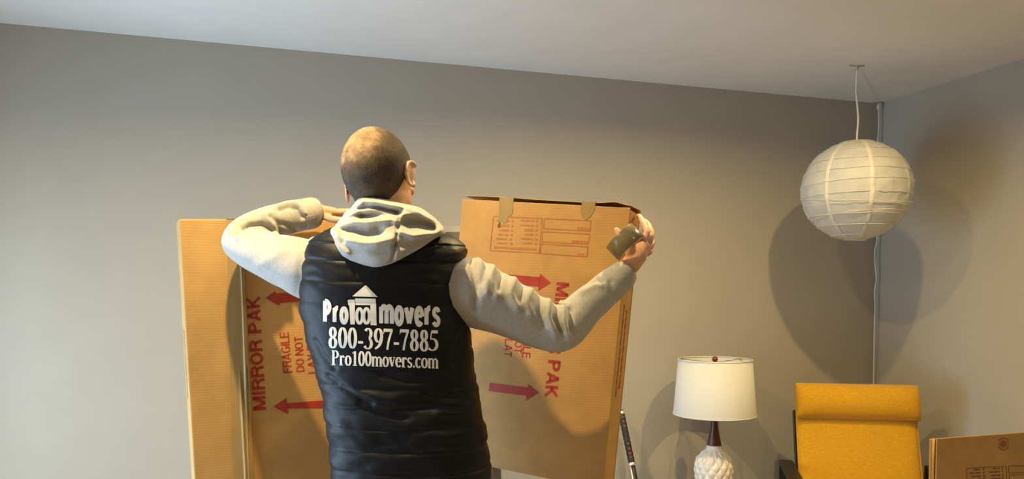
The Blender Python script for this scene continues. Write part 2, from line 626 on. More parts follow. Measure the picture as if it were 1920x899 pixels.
def px_line(a, b, w):
    a, b = np.array(a, float), np.array(b, float)
    d = (b - a) / np.linalg.norm(b - a)
    n = np.array([-d[1], d[0]]) * w / 2
    return [tuple(a + n), tuple(b + n), tuple(b - n), tuple(a - n)], [(0, 1, 2, 3)]


def px_rect(c, w):
    k = len(c)
    return [px_line(c[i], c[(i + 1) % k], w) for i in range(k)]


def bil(c, a, b):
    tl, tr, br, bl = map(np.array, c)
    return (1 - a) * (1 - b) * tl + a * (1 - b) * tr + a * b * br + (1 - a) * b * bl


def greek(c, a0, a1, b, h, word=0.10):
    """a line of print too small to read: short bars inside the quad c"""
    out = []
    a = a0
    while a < a1 - 0.01:
        w = min(word * random.uniform(0.5, 1.3), a1 - a)
        out.append(px_quad(bil(c, a, b - h / 2), bil(c, a + w, b - h / 2), bil(c, a + w, b + h / 2), bil(c, a, b + h / 2)))
        a += w + 0.018
    return out


def decal(name, parts, plane, material, parent, w=0.0008):
    V, Fc = join(parts)
    P = [plane.hit(x, y) + plane.n * w for x, y in V]
    return mesh_obj(name, P, Fc, material, parent)


def panel(plane, u0, u1, v0, v1, w0, w1):
    return frame_box(plane.p0, plane.eu, plane.ev, plane.n, u0, u1, v0, v1, w0, w1)


# ------------------------------------------------------------------ left carton and wrapped mirror
PL = Plane(at(455, 413, 2.12), 0.50, -0.040)
uL = PL.uv(335, 411)[0]
vT = PL.uv(335, 411)[1]
u_seam = PL.uv(452, 500)[0]
u_end = PL.uv(800, 500)[0]
bot = -(PL.p0[2]) / PL.ev[2] + 0.03 + 0.012
D = 0.115
base = PL.pt((uL + u_end) / 2, bot, -D / 2)
cl = thing('mirror_carton', 'tall brown MIRROR PAK carton with clear tape down its seam, under the man\'s raised arm', 'cardboard box', (base[0], base[1], 0))
o = mesh_obj('outer_sleeve', *panel(PL, uL, u_seam, bot, vT, -D, 0.0), M_CARD_L, cl)
auto_bevel(o, 0.004)
uj = u_seam - 0.0
o = mesh_obj('inner_sleeve', *panel(PL, uj, u_end, bot, vT - 0.002, -D + 0.005, -0.005), M_CARD, cl)
auto_bevel(o, 0.003)
# tape over the seam, rippled lengthwise
rows, cols_ = 90, 26
tl_px = lambda f: (424 + 13 * f, 412 + 500 * f)
tw = lambda f: 31 + 9 * f
V, Fc = [], []
for i in range(rows):
    f = i / (rows - 1)
    x0, y = tl_px(f)
    for j in range(cols_):
        g = j / (cols_ - 1)
        u, v = PL.uv(x0 + g * tw(f), y)
        v = min(v, vT - 0.0005)
        q = abs(g - (0.78 + 0.03 * math.sin(5 * f))) / 0.05
        w = 0.0012 + 0.006 * math.exp(-q * q) * (0.35 + 0.65 * min(1, f * 2))
        if f > 0.55:
            q2 = (g - (0.50 + 0.25 * (f - 0.55))) / 0.045
            w += 0.006 * math.exp(-q2 * q2) * min(1, (f - 0.55) * 5)
            q3 = (g - (0.92 - 0.1 * (f - 0.55))) / 0.04
            w += 0.004 * math.exp(-q3 * q3)
        if u > u_seam:
            w -= 0.003 * min(1, (u - u_seam) / 0.012)
        V.append(PL.pt(u, v, w))
for i in range(rows - 1):
    for j in range(cols_ - 1):
        a = i * cols_ + j
        Fc.append((a, a + cols_, a + cols_ + 1, a + 1))
mesh_obj('packing_tape', V, Fc, M_TAPE, cl, True)
# tape tab folded over the top edge
ua, ub = PL.uv(424, 411)[0], PL.uv(454, 411)[0]
mesh_obj('tape_tab', *panel(PL, ua, ub, vT + 0.0003, vT + 0.0011, -D * 0.6, 0.001), M_TAPE, cl)

PLi = Plane(PL.pt(0, 0, -0.005), 0.50, -0.040)


def arrow(tip, h1, h2, s):
    return [px_quad(tip, h1, h2), px_quad(*s)]


decal('printed_title', [px_text('MIRROR PAK', (499, 769), (486, 556), (-24, 1.4))], PLi, M_INK, cl)
decal('printed_warning', [px_text('FRAGILE', (548, 699), (541, 623), (-17, 1.2), CAPS_MED), px_text('DO NOT', (571, 697), (567, 631), (-15.5, 1.2), CAPS_MED),
                          px_text('LAY FLAT', (594, 700), (588, 610), (-15.5, 1.2), CAPS_MED)], PLi, M_INK, cl)
decal('printed_arrow', arrow((498, 559), (516, 546), (525, 575), ((518, 551), (640, 541), (641, 558), (520, 569))), PLi, M_INK, cl)
decal('printed_arrow', arrow((512, 763), (537, 747), (540, 777), ((536, 757), (632, 749), (633, 765), (538, 767))), PLi, M_INK, cl)

# small print on the narrow side face
vA = PL.uv(350, 620)[1]
parts = []
for k in range(3):
    w = -0.045 - 0.014 * k
    v = vA
    while v > vA - 0.17:
        L = random.uniform(0.008, 0.03)
        parts.append(([PL.pt(uL - 0.0006, v, w), PL.pt(uL - 0.0006, v - L, w), PL.pt(uL - 0.0006, v - L, w - 0.008), PL.pt(uL - 0.0006, v, w - 0.008)], [(0, 1, 2, 3)]))
        v -= L + 0.004
mesh_obj('side_print', *join(parts), M_INK2, cl)

uR = PL.uv(947, 890)[0]
vM = PL.uv(845, 434)[1]
base = PL.pt((u_end + uR) / 2, bot, -D / 2)
mi = thing('wrapped_mirror', 'dark framed mirror wrapped in clear stretch film, sticking out of the tall carton', 'mirror', (base[0], base[1], 0))
uM0 = u_end + 0.004
fr = 0.05
mp_ = [panel(PL, uM0, uR, vM - fr, vM, -0.075, -0.03), panel(PL, uM0, uR, bot, bot + fr, -0.075, -0.03), panel(PL, uR - fr, uR, bot + fr, vM - fr, -0.075, -0.03)]
mesh_obj('frame', *join(mp_), M_FRAME, mi)
mesh_obj('mirror_backing', *panel(PL, uM0, uR - fr, bot + fr, vM - fr, -0.068, -0.05), mat('backing_board', (0.22, 0.20, 0.18), 0.6, var=0.1), mi)
# crumpled film: a loose skin around the mirror
V, Fc = [], []
nu, nv = 70, 150
for i in range(nv):
    v = bot + 0.002 + (vM + 0.016 - bot) * i / (nv - 1)
    ring = []
    for k in range(nu):
        t = k / (nu - 1)
        u = uM0 + t * (uR + 0.006 - uM0)
        p = PL.pt(u, v, 0)
        e = fnoise(p, 22) * 0.006 + abs(fnoise(p, 60)) * 0.006
        ring.append(PL.pt(u, v, -0.026 + e))
    for k in range(8):
        p = PL.pt(uR + 0.006, v, -0.026 - 0.055 * k / 7)
        ring.append(PL.pt(uR + 0.007 + 0.004 * fnoise(p, 40), v, -0.026 - 0.055 * (k + 1) / 8))
    V += ring
n_ = nu + 8
for i in range(nv - 1):
    for k in range(n_ - 1):
        a = i * n_ + k
        Fc.append((a, a + 1, a + n_ + 1, a + n_))
mesh_obj('stretch_film', V, Fc, M_FILM, mi, True)

# ------------------------------------------------------------------ right carton, held by the man
PR = Plane(at(1182, 390, 2.06), -0.44, 0.095)
v0 = PR.uv(1000, 893)[1]
v1 = PR.uv(1182, 390)[1]
u0 = PR.uv(866, 379)[0]
u1 = PR.uv(1182, 391)[0]
D = 0.11
th = 0.005
base = PR.pt((u0 + u1) / 2, v0, -D / 2)
cr = thing('mirror_carton', 'upside-down MIRROR PAK carton half held up beside the man\'s tape roll', 'cardboard box', base)
o = mesh_obj('front_panel', *panel(PR, u0, u1, v0, v1, -th, 0), M_CARD, cr)
auto_bevel(o, 0.0025)
o = mesh_obj('back_panel', *panel(PR, u0, u1, v0, v1 + 0.004, -D, -D + th), M_CARD, cr)
# right side face with a folded upper corner
pts = [(-th, v0), (-th, v1 - 0.004), (-D + 0.02, v1 - 0.012), (-D, v1 - 0.03), (-D, v0)]
V = [PR.pt(u1 - 0.001, v, w) for w, v in pts] + [PR.pt(u1 - 0.001 - th, v, w) for w, v in pts]
k = len(pts)
Fc = [tuple(range(k)), tuple(reversed(range(k, 2 * k)))] + [(i, (i + 1) % k, k + (i + 1) % k, k + i) for i in range(k)]
mesh_obj('side_panel', V, Fc, M_CARD, cr)
mesh_obj('bottom_flap', *panel(PR, u0, u1 - th, v0, v0 + th, -D + th, -th), M_CARD, cr)
# top flap: its free edge curls up behind the front edge
rings = []
for i in range(40):
    t = i / 39
    u = u0 + 0.004 + t * (u1 - u0 - 0.008)
    b1 = math.exp(-((u - (u0 + 0.10)) / 0.13) ** 2) * 0.004 + math.exp(-((u - (u1 - 0.04)) / 0.035) ** 2) * 0.008 + 0.0035
    b1 *= min(1, (1 - t) * 12)
    b1 = 0.006 + b1 * 0.7
    rings.append([PR.pt(u, v1 + b1, -0.006), PR.pt(u, v1 + b1 + 0.0012, -0.007), PR.pt(u, v1 + 0.0055, -D + th), PR.pt(u, v1 + 0.004, -D + th)])
mesh_obj('top_flap', *loft(rings), M_CARD, cr)

M_TW = (1011, 523)
decal('printed_title', [px_text('MIRROR PAK', (1044, 529), (1021, 745), (23, 2.0))], PR, M_INK, cr)
decal('printed_warning', [px_text('FRAGILE', (984, 594), (979, 671), (15, 1.2), CAPS_MED), px_text('DO NOT', (968, 597), (964, 662), (14, 1.2), CAPS_MED),
                          px_text('LAY FLAT', (950, 584), (945, 669), (14, 1.2), CAPS_MED)], PR, M_INK, cr)
decal('printed_arrow', arrow((1033, 531), (1013, 513), (1009, 546), ((939, 514), (1013, 520), (1011, 538), (938, 532))), PR, M_INK, cr)
decal('printed_arrow', arrow((1011, 737), (990, 720), (986, 752), ((918, 718), (990, 727), (988, 743), (917, 734))), PR, M_INK, cr)
A = ((925, 406), (1016, 410), (1011, 475), (919, 470))
R1 = ((1020.5, 410), (1108, 414.5), (1106, 433.5), (1019, 429))
R2 = ((1017.5, 434.6), (1105.5, 439.5), (1103, 458.5), (1016, 453.6))
R3 = ((1015, 457.3), (1102.5, 463.4), (1100, 481.7), (1013, 475.6))
parts = []
for q in (A, R1, R2, R3):
    parts += px_rect(q, 1.7)
for b in (0.10, 0.24, 0.37, 0.50, 0.63, 0.75):
    s = random.uniform(0.0, 0.14)
    parts += greek(A, 0.07 + s * 0.6, 0.34, b + 0.02, 0.045, 0.2)
    parts += greek(A, 0.39, 0.44, b + 0.02, 0.06, 0.05)
    parts += greek(A, 0.55 + s, 0.85, b - 0.02, 0.045, 0.2)
    parts += greek(A, 0.89, 0.94, b - 0.02, 0.06, 0.05)
parts += greek(A, 0.08, 0.93, 0.90, 0.06, 0.13)
for q, s in ((R1, 0.72), (R2, 0.64), (R3, 0.80)):
    parts += greek(q, s, 0.97, 0.83, 0.26, 0.08)
decal('printed_form', parts, PR, M_INK2, cr)
# side print
parts = []
vA = PR.uv(1168, 572)[1]
for k in range(2):
    w = -0.035 - 0.03 * k
    v = vA + (0.0 if k == 0 else -0.015)
    while v > vA - 0.235:
        L = random.uniform(0.010, 0.03)
        wd = random.uniform(0.009, 0.015)
        parts.append(([PR.pt(u1 + 0.0003, v, w), PR.pt(u1 + 0.0003, v - L, w), PR.pt(u1 + 0.0003, v - L, w - wd), PR.pt(u1 + 0.0003, v, w - wd)], [(0, 1, 2, 3)]))
        v -= L + 0.004
mesh_obj('side_print', *join(parts), M_INK2, cr)


def tape_strip(outline_px, parent, name='packing_tape'):
    V = [PR.hit(x, y) + PR.n * 0.0011 for x, y in outline_px]
    k = len(V)
    V += [v - PR.n * 0.0008 for v in V]
    Fc = [tuple(range(k)), tuple(reversed(range(k, 2 * k)))] + [(i, (i + 1) % k, k + (i + 1) % k, k + i) for i in range(k)]
    return mesh_obj(name, V, Fc, M_TAPE, parent)


tape_strip([(936, 381), (962, 382), (961, 401), (957, 406), (953, 405), (950, 417), (945, 420), (940, 416), (935, 414)], cr)
tape_strip([(1090, 386), (1116, 388), (1113, 398), (1107, 407), (1099, 413), (1092, 409), (1089, 398)], cr)
for xa, xb, y in ((936, 962, 380), (1090, 1116, 386)):
    a, b = PR.uv(xa, y)[0], PR.uv(xb, y)[0]
    mesh_obj('tape_tab', *panel(PR, a, b, v1 + 0.010, v1 + 0.0108, -D * 0.7, -0.002), M_TAPE, cr)
    mesh_obj('tape_tab', *panel(PR, a, b, v1 - 0.006, v1 + 0.0108, -0.002, 0.0006), M_TAPE, cr)
# little dark tear beside the tape
decal('tear', [px_quad((936, 416), (939, 419), (938, 427), (933, 427))], PR, mat('tear_dark', (0.14, 0.08, 0.035), 0.8, var=0.1), cr)


# ------------------------------------------------------------------ the man
def spx(rows, n):
    """resample rows of numbers smoothly"""
    return catmull(rows, n)


def px_path(rows, n):
    """rows of (px, py, depth, radius px) -> path and radii"""
    R = spx(rows, n)
    P = np.array([at(a, b, c) for a, b, c, d in R])
    return P, np.array([d * c / F for a, b, c, d in R])


def transform(part, M3, t):
    return [M3 @ np.array(v) + t for v in part[0]], part[1]


def rotx(a):
    c, s = math.cos(a), math.sin(a)
    return np.array([[1, 0, 0], [0, c, -s], [0, s, c]])


def roty(a):
    c, s = math.cos(a), math.sin(a)
    return np.array([[c, 0, s], [0, 1, 0], [-s, 0, c]])


def rotz(a):
    c, s = math.cos(a), math.sin(a)
    return np.array([[c, -s, 0], [s, c, 0], [0, 0, 1]])


# --- head in its own frame: x right, y forward (face), z up, origin between the ears
HC = at(712, 338, 1.865)
HROT = rotz(math.radians(-17)) @ roty(math.radians(-9)) @ rotx(math.radians(-8))


def skull_pt(d, scale=1.0):
    """surface of the cranium in direction d"""
    d = d / np.linalg.norm(d)
    x, y, z = d
    rx = 0.0775 + 0.004 * max(0, -y) * max(0, 1 - abs(z))
    ry = 0.097
    rz = 0.100
    r = 1 / math.sqrt((x / rx) ** 2 + (y / ry) ** 2 + (z / rz) ** 2)
    return np.array([0, -0.008, 0.024]) + d * r * scale


def ear(s):
    parts = []
    R = rotz(s * math.radians(-24)) @ rotx(math.radians(-10))
    rim = []
    for k in range(15):
        a = math.radians(-120 + 255 * k / 14)
        rim.append([0.0, -0.0165 * math.cos(a) - 0.001, 0.031 * math.sin(a)])
    parts.append(tube(catmull(rim, 30), 0.0045, 8))
    parts.append(ellipsoid((s * -0.003, 0.001, 0.0), (0.004, 0.0135, 0.027), None, 16, 10))
    parts.append(ellipsoid((0, 0.006, -0.027), (0.0045, 0.007, 0.009), None, 12, 8))
    v, f = join(parts)
    return transform((v, f), R, np.array([s * 0.0875, -0.004, -0.004]))


def head_parts():
    P = []
    V, Fc = ellipsoid((0, 0, 0), (1, 1, 1), None, 40, 26)
    P.append(([skull_pt(np.array(v)) for v in V], Fc))
    P.append(ellipsoid((0, 0.030, -0.045), (0.060, 0.062, 0.068), None, 30, 18))       # cheeks and jaw
    P.append(ellipsoid((0, 0.060, -0.085), (0.028, 0.026, 0.024), None, 20, 12))       # chin
    P.append(tube(catmull([[0, 0.084, 0.018], [0, 0.098, -0.008], [0, 0.108, -0.026], [0, 0.096, -0.034]], 12), np.linspace(0.008, 0.012, 12), 12))  # nose
    for s in (-1, 1):
        P.append(ellipsoid((s * 0.010, 0.094, -0.033), (0.008, 0.009, 0.007), None, 12, 8))
        P.append(tube(catmull([[s * 0.012, 0.086, 0.026], [s * 0.032, 0.083, 0.029], [s * 0.052, 0.066, 0.022]], 8), 0.008, 10))  # brow
        P.append(ellipsoid((s * 0.042, 0.062, -0.020), (0.018, 0.017, 0.014), None, 16, 10))   # cheekbone
        P.append(ear(s))
    P.append(tube(catmull([[-0.024, 0.080, -0.055], [0, 0.092, -0.053], [0.024, 0.080, -0.055]], 10), 0.0055, 8))   # upper lip
    P.append(tube(catmull([[-0.021, 0.078, -0.063], [0, 0.090, -0.064], [0.021, 0.078, -0.063]], 10), 0.006, 8))    # lower lip
    return transform(join(P), HROT, HC)


def finger(pts, r0, r1):
    Pc = catmull(pts, 14)
    R = np.linspace(r0, r1, 14)
    R[-1] *= 0.62
    R[-2] *= 0.88
    return tube(Pc, R, 10)


body_parts = [head_parts()]
# neck, torso, pelvis, legs (under the clothes)
NB = at(718, 470, 1.885)
neck0 = HC + HROT @ np.array([0, 0.0, -0.03])
body_parts.append(tube(catmull([neck0, (neck0 * 0.45 + NB * 0.55), NB], 10), [[0.060, 0.062]] * 7 + [[0.066, 0.066]] * 3, 24))

VEST = [  # py, left px, right px, depth of axis, half depth
    (905, 629, 917, 1.895, 0.138), (893, 625, 920, 1.895, 0.140), (850, 621, 916, 1.893, 0.140), (800, 616, 909, 1.890, 0.138), (760, 610, 901, 1.888, 0.136),
    (700, 598, 890, 1.884, 0.133), (650, 584, 886, 1.880, 0.132), (610, 573, 879, 1.877, 0.131), (570, 567, 867, 1.874, 0.130), (530, 568, 863, 1.872, 0.128),
    (500, 571, 866, 1.872, 0.124), (480, 575, 872, 1.874, 0.118), (465, 580, 874, 1.877, 0.110), (452, 588, 864, 1.880, 0.100), (441, 600, 846, 1.884, 0.088),
    (430, 622, 822, 1.888, 0.074), (420, 655, 790, 1.890, 0.055)]


def torso_ring(row, nseg, shrink=0.0, power=2.35):
    py, l, r, y, b = row
    pl, pr = at(l, py, y), at(r, py, y)
    c = (pl + pr) / 2
    a = abs(pr[0] - pl[0]) / 2 - shrink
    b = b - shrink
    out = []
    for j in range(nseg):
        th = 2 * math.pi * j / nseg
        cs, sn = math.cos(th), math.sin(th)
        e = 2 / power
        x = a * math.copysign(abs(cs) ** e, cs)
        y_ = b * math.copysign(abs(sn) ** e, sn)
        out.append(c + rotz(math.radians(6)) @ np.array([x, y_, 0]))
    return out


body_parts.append(loft([torso_ring(r, 40, 0.022) for r in VEST[1:]]))
hipc = at(770, 893, 1.895)
foot = {}
for s in (-1, 1):
    hip = np.array([hipc[0] + s * 0.085, hipc[1], 0.90])
    knee = np.array([hipc[0] + s * 0.115, hipc[1] + 0.02, 0.50])
    ank = np.array([hipc[0] + s * 0.135, hipc[1] - 0.015, 0.09])
    foot[s] = (hip, knee, ank)
    Pl = catmull([hip + np.array([0, 0, 0.06]), hip, (hip + knee) / 2, knee, knee * 0.6 + ank * 0.4 + np.array([0, -0.015, 0]), ank], 24)
    body_parts.append(tube(Pl, np.interp(np.linspace(0, 1, 24), [0, .15, .4, .6, .72, 1], [.085, .088, .075, .058, .060, .040]), 20))
    body_parts.append(tube(catmull([ank + np.array([0, -0.04, -0.045]), ank + np.array([0, 0.05, -0.04]), ank + np.array([s * 0.01, 0.17, -0.06])], 12), np.interp(np.linspace(0, 1, 12), [0, .5, 1], [.034, .036, .024]), 14))
body_parts.append(loft([torso_ring((p, 640 + k, 908 - k, 1.895, 0.118 - k * 0.0006), 36, 0.012) for p, k in ((888, 0), (915, 2), (960, 12))]))

# arms: (px, py, depth, radius px)
ARM_L = [(640, 492, 1.885, 60), (590, 506, 1.885, 60), (548, 494, 1.90, 51), (505, 479, 1.935, 44), (470, 467, 1.975, 37), (449, 456, 2.005, 31), (455, 443, 2.03, 30), (478, 430, 2.055, 31), (510, 418, 2.08, 31), (545, 409, 2.105, 30), (568, 403, 2.12, 29), (592, 399, 2.135, 25)]
ARM_R = [(820, 535, 1.885, 60), (872, 545, 1.885, 64), (910, 560, 1.885, 60), (955, 580, 1.892, 54), (1000, 602, 1.905, 49), (1032, 614, 1.915, 47), (1053, 615, 1.925, 44), (1074, 600, 1.94, 40), (1098, 576, 1.955, 35), (1125, 552, 1.97, 32.5), (1150, 532, 1.985, 30), (1175, 509, 2.0, 24)]
for A_ in (ARM_L, ARM_R):
    P, R = px_path(A_, 40)
    body_parts.append(tube(P, R * 0.68, 20))

# left hand, laid flat along the carton top, fingers to the right
lw = at(590, 398, 2.135)
hand_l = [tube(catmull([lw, at(607, 397, 2.15), at(625, 400, 2.16), at(640, 402, 2.168)], 14), [[0.029, 0.021]] * 4 + [[0.034, 0.016]] * 6 + [[0.032, 0.012]] * 4, 18)]
for k, (dy, dp, L) in enumerate(((-0.026, -1, 62), (-0.007, -2.5, 68), (0.012, -1.5, 63), (0.030, 0.5, 50))):
    b = at(632, 400 + dp, 2.168 + dy)
    m = at(632 + L * 0.45, 399 + dp, 2.172 + dy)
    e = at(632 + L * 0.78, 403 + dp, 2.176 + dy * 1.1)
    t_ = at(632 + L, 409 + dp, 2.178 + dy * 1.15)
    hand_l.append(finger([b, m, e, t_], 0.0095, 0.0070))
hand_l.append(finger([at(606, 405, 2.135), at(622, 411, 2.118), at(638, 413, 2.112), at(655, 412, 2.115)], 0.0115, 0.0080))   # thumb
body_parts += hand_l

# right hand: fingers hooked round the carton's edge, thumb through the tape roll
rw = at(1173, 511, 2.0)
kn = at(1206, 462, 2.022)
hand_r = [tube(catmull([rw, at(1182, 497, 2.003), at(1195, 479, 2.01), kn], 14), [[0.026, 0.024]] * 4 + [[0.032, 0.025]] * 6 + [[0.030, 0.020]] * 4, 18)]
FR = [[(1207, 455, 2.005), (1213, 436, 2.015), (1206, 417, 2.050), (1200, 408, 2.085), (1196, 404, 2.115)],
      [(1213, 460, 2.022), (1221, 444, 2.032), (1217, 425, 2.066), (1209, 416, 2.105), (1203, 413, 2.135)],
      [(1214, 468, 2.038), (1222, 458, 2.052), (1220, 442, 2.090), (1212, 434, 2.125), (1206, 432, 2.15)],
      [(1211, 477, 2.050), (1219, 472, 2.064), (1218, 460, 2.096), (1211, 454, 2.125), (1206, 452, 2.145)]]
for pts, r in zip(FR, (0.0098, 0.0100, 0.0094, 0.0084)):
    hand_r.append(finger([at(*p) for p in pts], r, r * 0.78))
hand_r.append(finger([at(1183, 484, 1.995), at(1178, 466, 1.985), at(1167, 446, 1.99), at(1153, 428, 2.0)], 0.0135, 0.0085))     # thumb
body_parts += hand_r

V, Fc = join(body_parts)
tmp = mesh_obj('tmp_body', V, Fc, None)
rm = tmp.modifiers.new('r', 'REMESH')
rm.mode = 'VOXEL'
rm.voxel_size = 0.0032
rm.use_smooth_shade = True
sm = tmp.modifiers.new('s', 'SMOOTH')
sm.factor = 0.5
sm.iterations = 5
dg = bpy.context.evaluated_depsgraph_get()
body_me = bpy.data.meshes.new_from_object(tmp.evaluated_get(dg))
bpy.data.objects.remove(tmp)
body_me.name = 'person'
person = bpy.data.objects.new('person', body_me)
COL.objects.link(person)
body_me.materials.clear()
body_me.materials.append(M_SKIN)
body_me.polygons.foreach_set('use_smooth', [True] * len(body_me.polygons))
tag(person, 'man with buzzed hair in black quilted vest over grey hoodie, back turned', 'person')

# eyes
for s in (-1, 1):
    c = HC + HROT @ np.array([s * 0.032, 0.077, 0.004])
    mesh_obj('eye', *ellipsoid(c, (0.0115,) * 3, None, 16, 10), M_EYE, person, True)

# --- hair: close skin over the scalp, thinning towards the crown
nvb = len(body_me.vertices)
co_b = np.empty(nvb * 3, np.float32)
body_me.vertices.foreach_get('co', co_b)
co_b = co_b.reshape(-1, 3).astype(float)
no_b = np.empty(nvb * 3, np.float32)
body_me.vertex_normals.foreach_get('vector', no_b)
no_b = no_b.reshape(-1, 3)
q = (co_b - HC) @ HROT
near = (np.abs(q) < 0.16).all(1)
zl = np.interp(q[:, 1], [-0.12, -0.045, -0.022, -0.012, 0.012, 0.020, 0.045, 0.075, 0.12], [-0.085, -0.085, -0.045, 0.012, 0.038, 0.030, 0.055, 0.088, 0.10])
zl = zl + 0.02 * np.clip((np.abs(q[:, 0]) - 0.045) / 0.03, 0, 1) * (q[:, 1] < -0.03)
hm = (q[:, 2] - zl) / 0.012
keep = near & (hm > -0.2) & ~((np.abs(q[:, 0]) > 0.0795) & (q[:, 2] < 0.042) & (q[:, 1] > -0.045))
fl = []
for p in body_me.polygons:
    vs = p.vertices
    if all(keep[v] for v in vs):
        fl.append(tuple(vs))
used = sorted({v for f in fl for v in f})
remap = {v: i for i, v in enumerate(used)}
V, dens = [], []
for v in used:
    g = min(1.0, max(0.0, hm[v]))
    V.append(co_b[v] + no_b[v] * (-0.0006 + 0.0026 * g))
    d = q[v] - np.array([0, -0.008, 0.024])
    d = d / np.linalg.norm(d)
    crown = max(0.0, 1 - np.linalg.norm(d - np.array([-0.16, -0.80, 0.58])) / 0.85)
    dens.append(min(1.0, max(0.0, 0.36 - 0.58 * min(1, crown * 1.6) ** 0.9)))
hair = mesh_obj('hair', V, [tuple(remap[v] for v in f) for f in fl], M_HAIR, person, True)
hair['label'] = 'dark buzzed hair thinning at the crown'
att = hair.data.attributes.new('hair_density', 'FLOAT', 'POINT')
att.data.foreach_set('value', np.array(dens, np.float32))

# --- hoodie: torso under the vest, sleeves, cuffs, hood
hoodie = mesh_obj('hoodie', *loft([torso_ring(r, 48, 0.014) for r in VEST[:-1]]), M_FLEECE, person, True)
hoodie['label'] = 'light grey fleece hoodie'


def seg_dist(P, a, b):
    a, b = np.array(a, float), np.array(b, float)
    ab = b - a
    t = np.clip(((P - a) @ ab) / (ab @ ab), 0, 1)
    return np.linalg.norm(P - (a + t[:, None] * ab), axis=1)


def fold_field(P, folds):
    H = np.zeros(len(P))
    for line, amp, w in folds:
        d = np.full(len(P), 1e9)
        for a, b in zip(line[:-1], line[1:]):
            d = np.minimum(d, seg_dist(P, a, b))
        H += amp * np.exp(-(d / w) ** 2)
    return H


def to_px(P):
    """px position of points in the scene"""
    q = np.asarray(P) - CAM
    d = q[:, 1] * cp - q[:, 2] * sp
    up = q[:, 1] * sp + q[:, 2] * cp
    return np.stack([CX + F * q[:, 0] / d, CY - F * up / d], 1)


def crease_mesh(part, axis_pts, folds):
    """push the side of a sleeve that faces the room in and out along drawn fold lines"""
    V = np.array(part[0])
    A3 = np.array(axis_pts)
    dist = ((V[:, None, :] - A3[None]) ** 2).sum(2)
    c = A3[dist.argmin(1)]
    n = V - c
    n /= np.linalg.norm(n, axis=1)[:, None] + 1e-9
    view = CAM - V
    view /= np.linalg.norm(view, axis=1)[:, None]
    face = np.clip((n * view).sum(1) * 1.6 + 0.35, 0, 1)
    H = fold_field(to_px(V), folds)
    return V + n * (H * face)[:, None], part[1]


SF_R = [([(892, 475), (904, 503), (913, 551)], .010, 7), ([(883, 481), (892, 533), (889, 582)], -.010, 6), ([(925, 497), (919, 527), (932, 556)], .010, 7),
        ([(941, 510), (932, 541)], -.009, 6), ([(965, 524), (956, 551), (971, 580)], .010, 7), ([(910, 490), (905, 530)], -.008, 5), ([(980, 534), (972, 560)], -.008, 6),
        ([(995, 545), (987, 568), (995, 590)], .008, 7), ([(1029, 564), (1026, 594), (1041, 628)], .010, 7), ([(1041, 567), (1039, 594), (1052, 622)], -.012, 5),
        ([(1054, 570), (1056, 606), (1066, 634)], .011, 6), ([(1069, 580), (1070, 622)], -.010, 5), ([(1012, 556), (1008, 585), (1018, 612)], -.006, 6), ([(1099, 534), (1118, 524), (1128, 528)], -.008, 5),
        ([(1092, 548), (1112, 536), (1126, 536)], .005, 6), ([(1145, 530), (1151, 564)], -.004, 6), ([(900, 600), (940, 610), (990, 630)], .004, 12)]
SF_L = [([(442, 437), (469, 422), (492, 421), (508, 432)], -.013, 5), ([(446, 446), (470, 433), (495, 433), (515, 441)], .007, 6), ([(506, 406), (520, 417), (527, 436)], -.009, 4.5), ([(494, 403), (511, 417), (518, 436)], .006, 5),
        ([(525, 393), (542, 386), (558, 392), (567, 408)], -.011, 4), ([(520, 389), (539, 381), (556, 382), (571, 400)], .007, 5), ([(530, 420), (548, 428), (556, 436)], -.006, 5),
        ([(530, 470), (500, 490), (485, 500)], .003, 9), ([(575, 455), (565, 500), (560, 550)], -.004, 8)]


def sleeve(A_, folds, n=170, seg=96, seed=0.0):
    P, R = px_path(A_, n)

    def disp(i, th, p):
        s = i / (n - 1)
        e = 0.0
        q = np.array(p) + seed
        e += 0.0040 * fnoise(q, 9) + 0.0008 * fnoise(q, 26)
        return e
    return crease_mesh(tube(P, R, seg, disp), P, folds)


for A_, CRS, sd in ((ARM_L, SF_L, 0.0), (ARM_R, SF_R, 3.7)):
    mesh_obj('sleeve', *sleeve(A_, CRS, seed=sd), M_FLEECE, hoodie, True)


def cuff(rows):
    P, R = px_path(rows, 24)
    return tube(P, R, 64, lambda i, th, p: 0.0012 * math.cos(th * 30) - (0.004 if i > 21 else 0) + 0.002 * fnoise(p, 25))


mesh_obj('cuff', *cuff([(566, 404, 2.118, 28.5), (578, 401, 2.126, 28.5), (590, 399, 2.134, 27), (601, 398, 2.141, 22)]), M_RIB, hoodie, True)
mesh_obj('cuff', *cuff([(1148, 534, 1.984, 29), (1158, 525, 1.99, 28.5), (1168, 516, 1.996, 27), (1178, 505, 2.001, 23)]), M_RIB, hoodie, True)

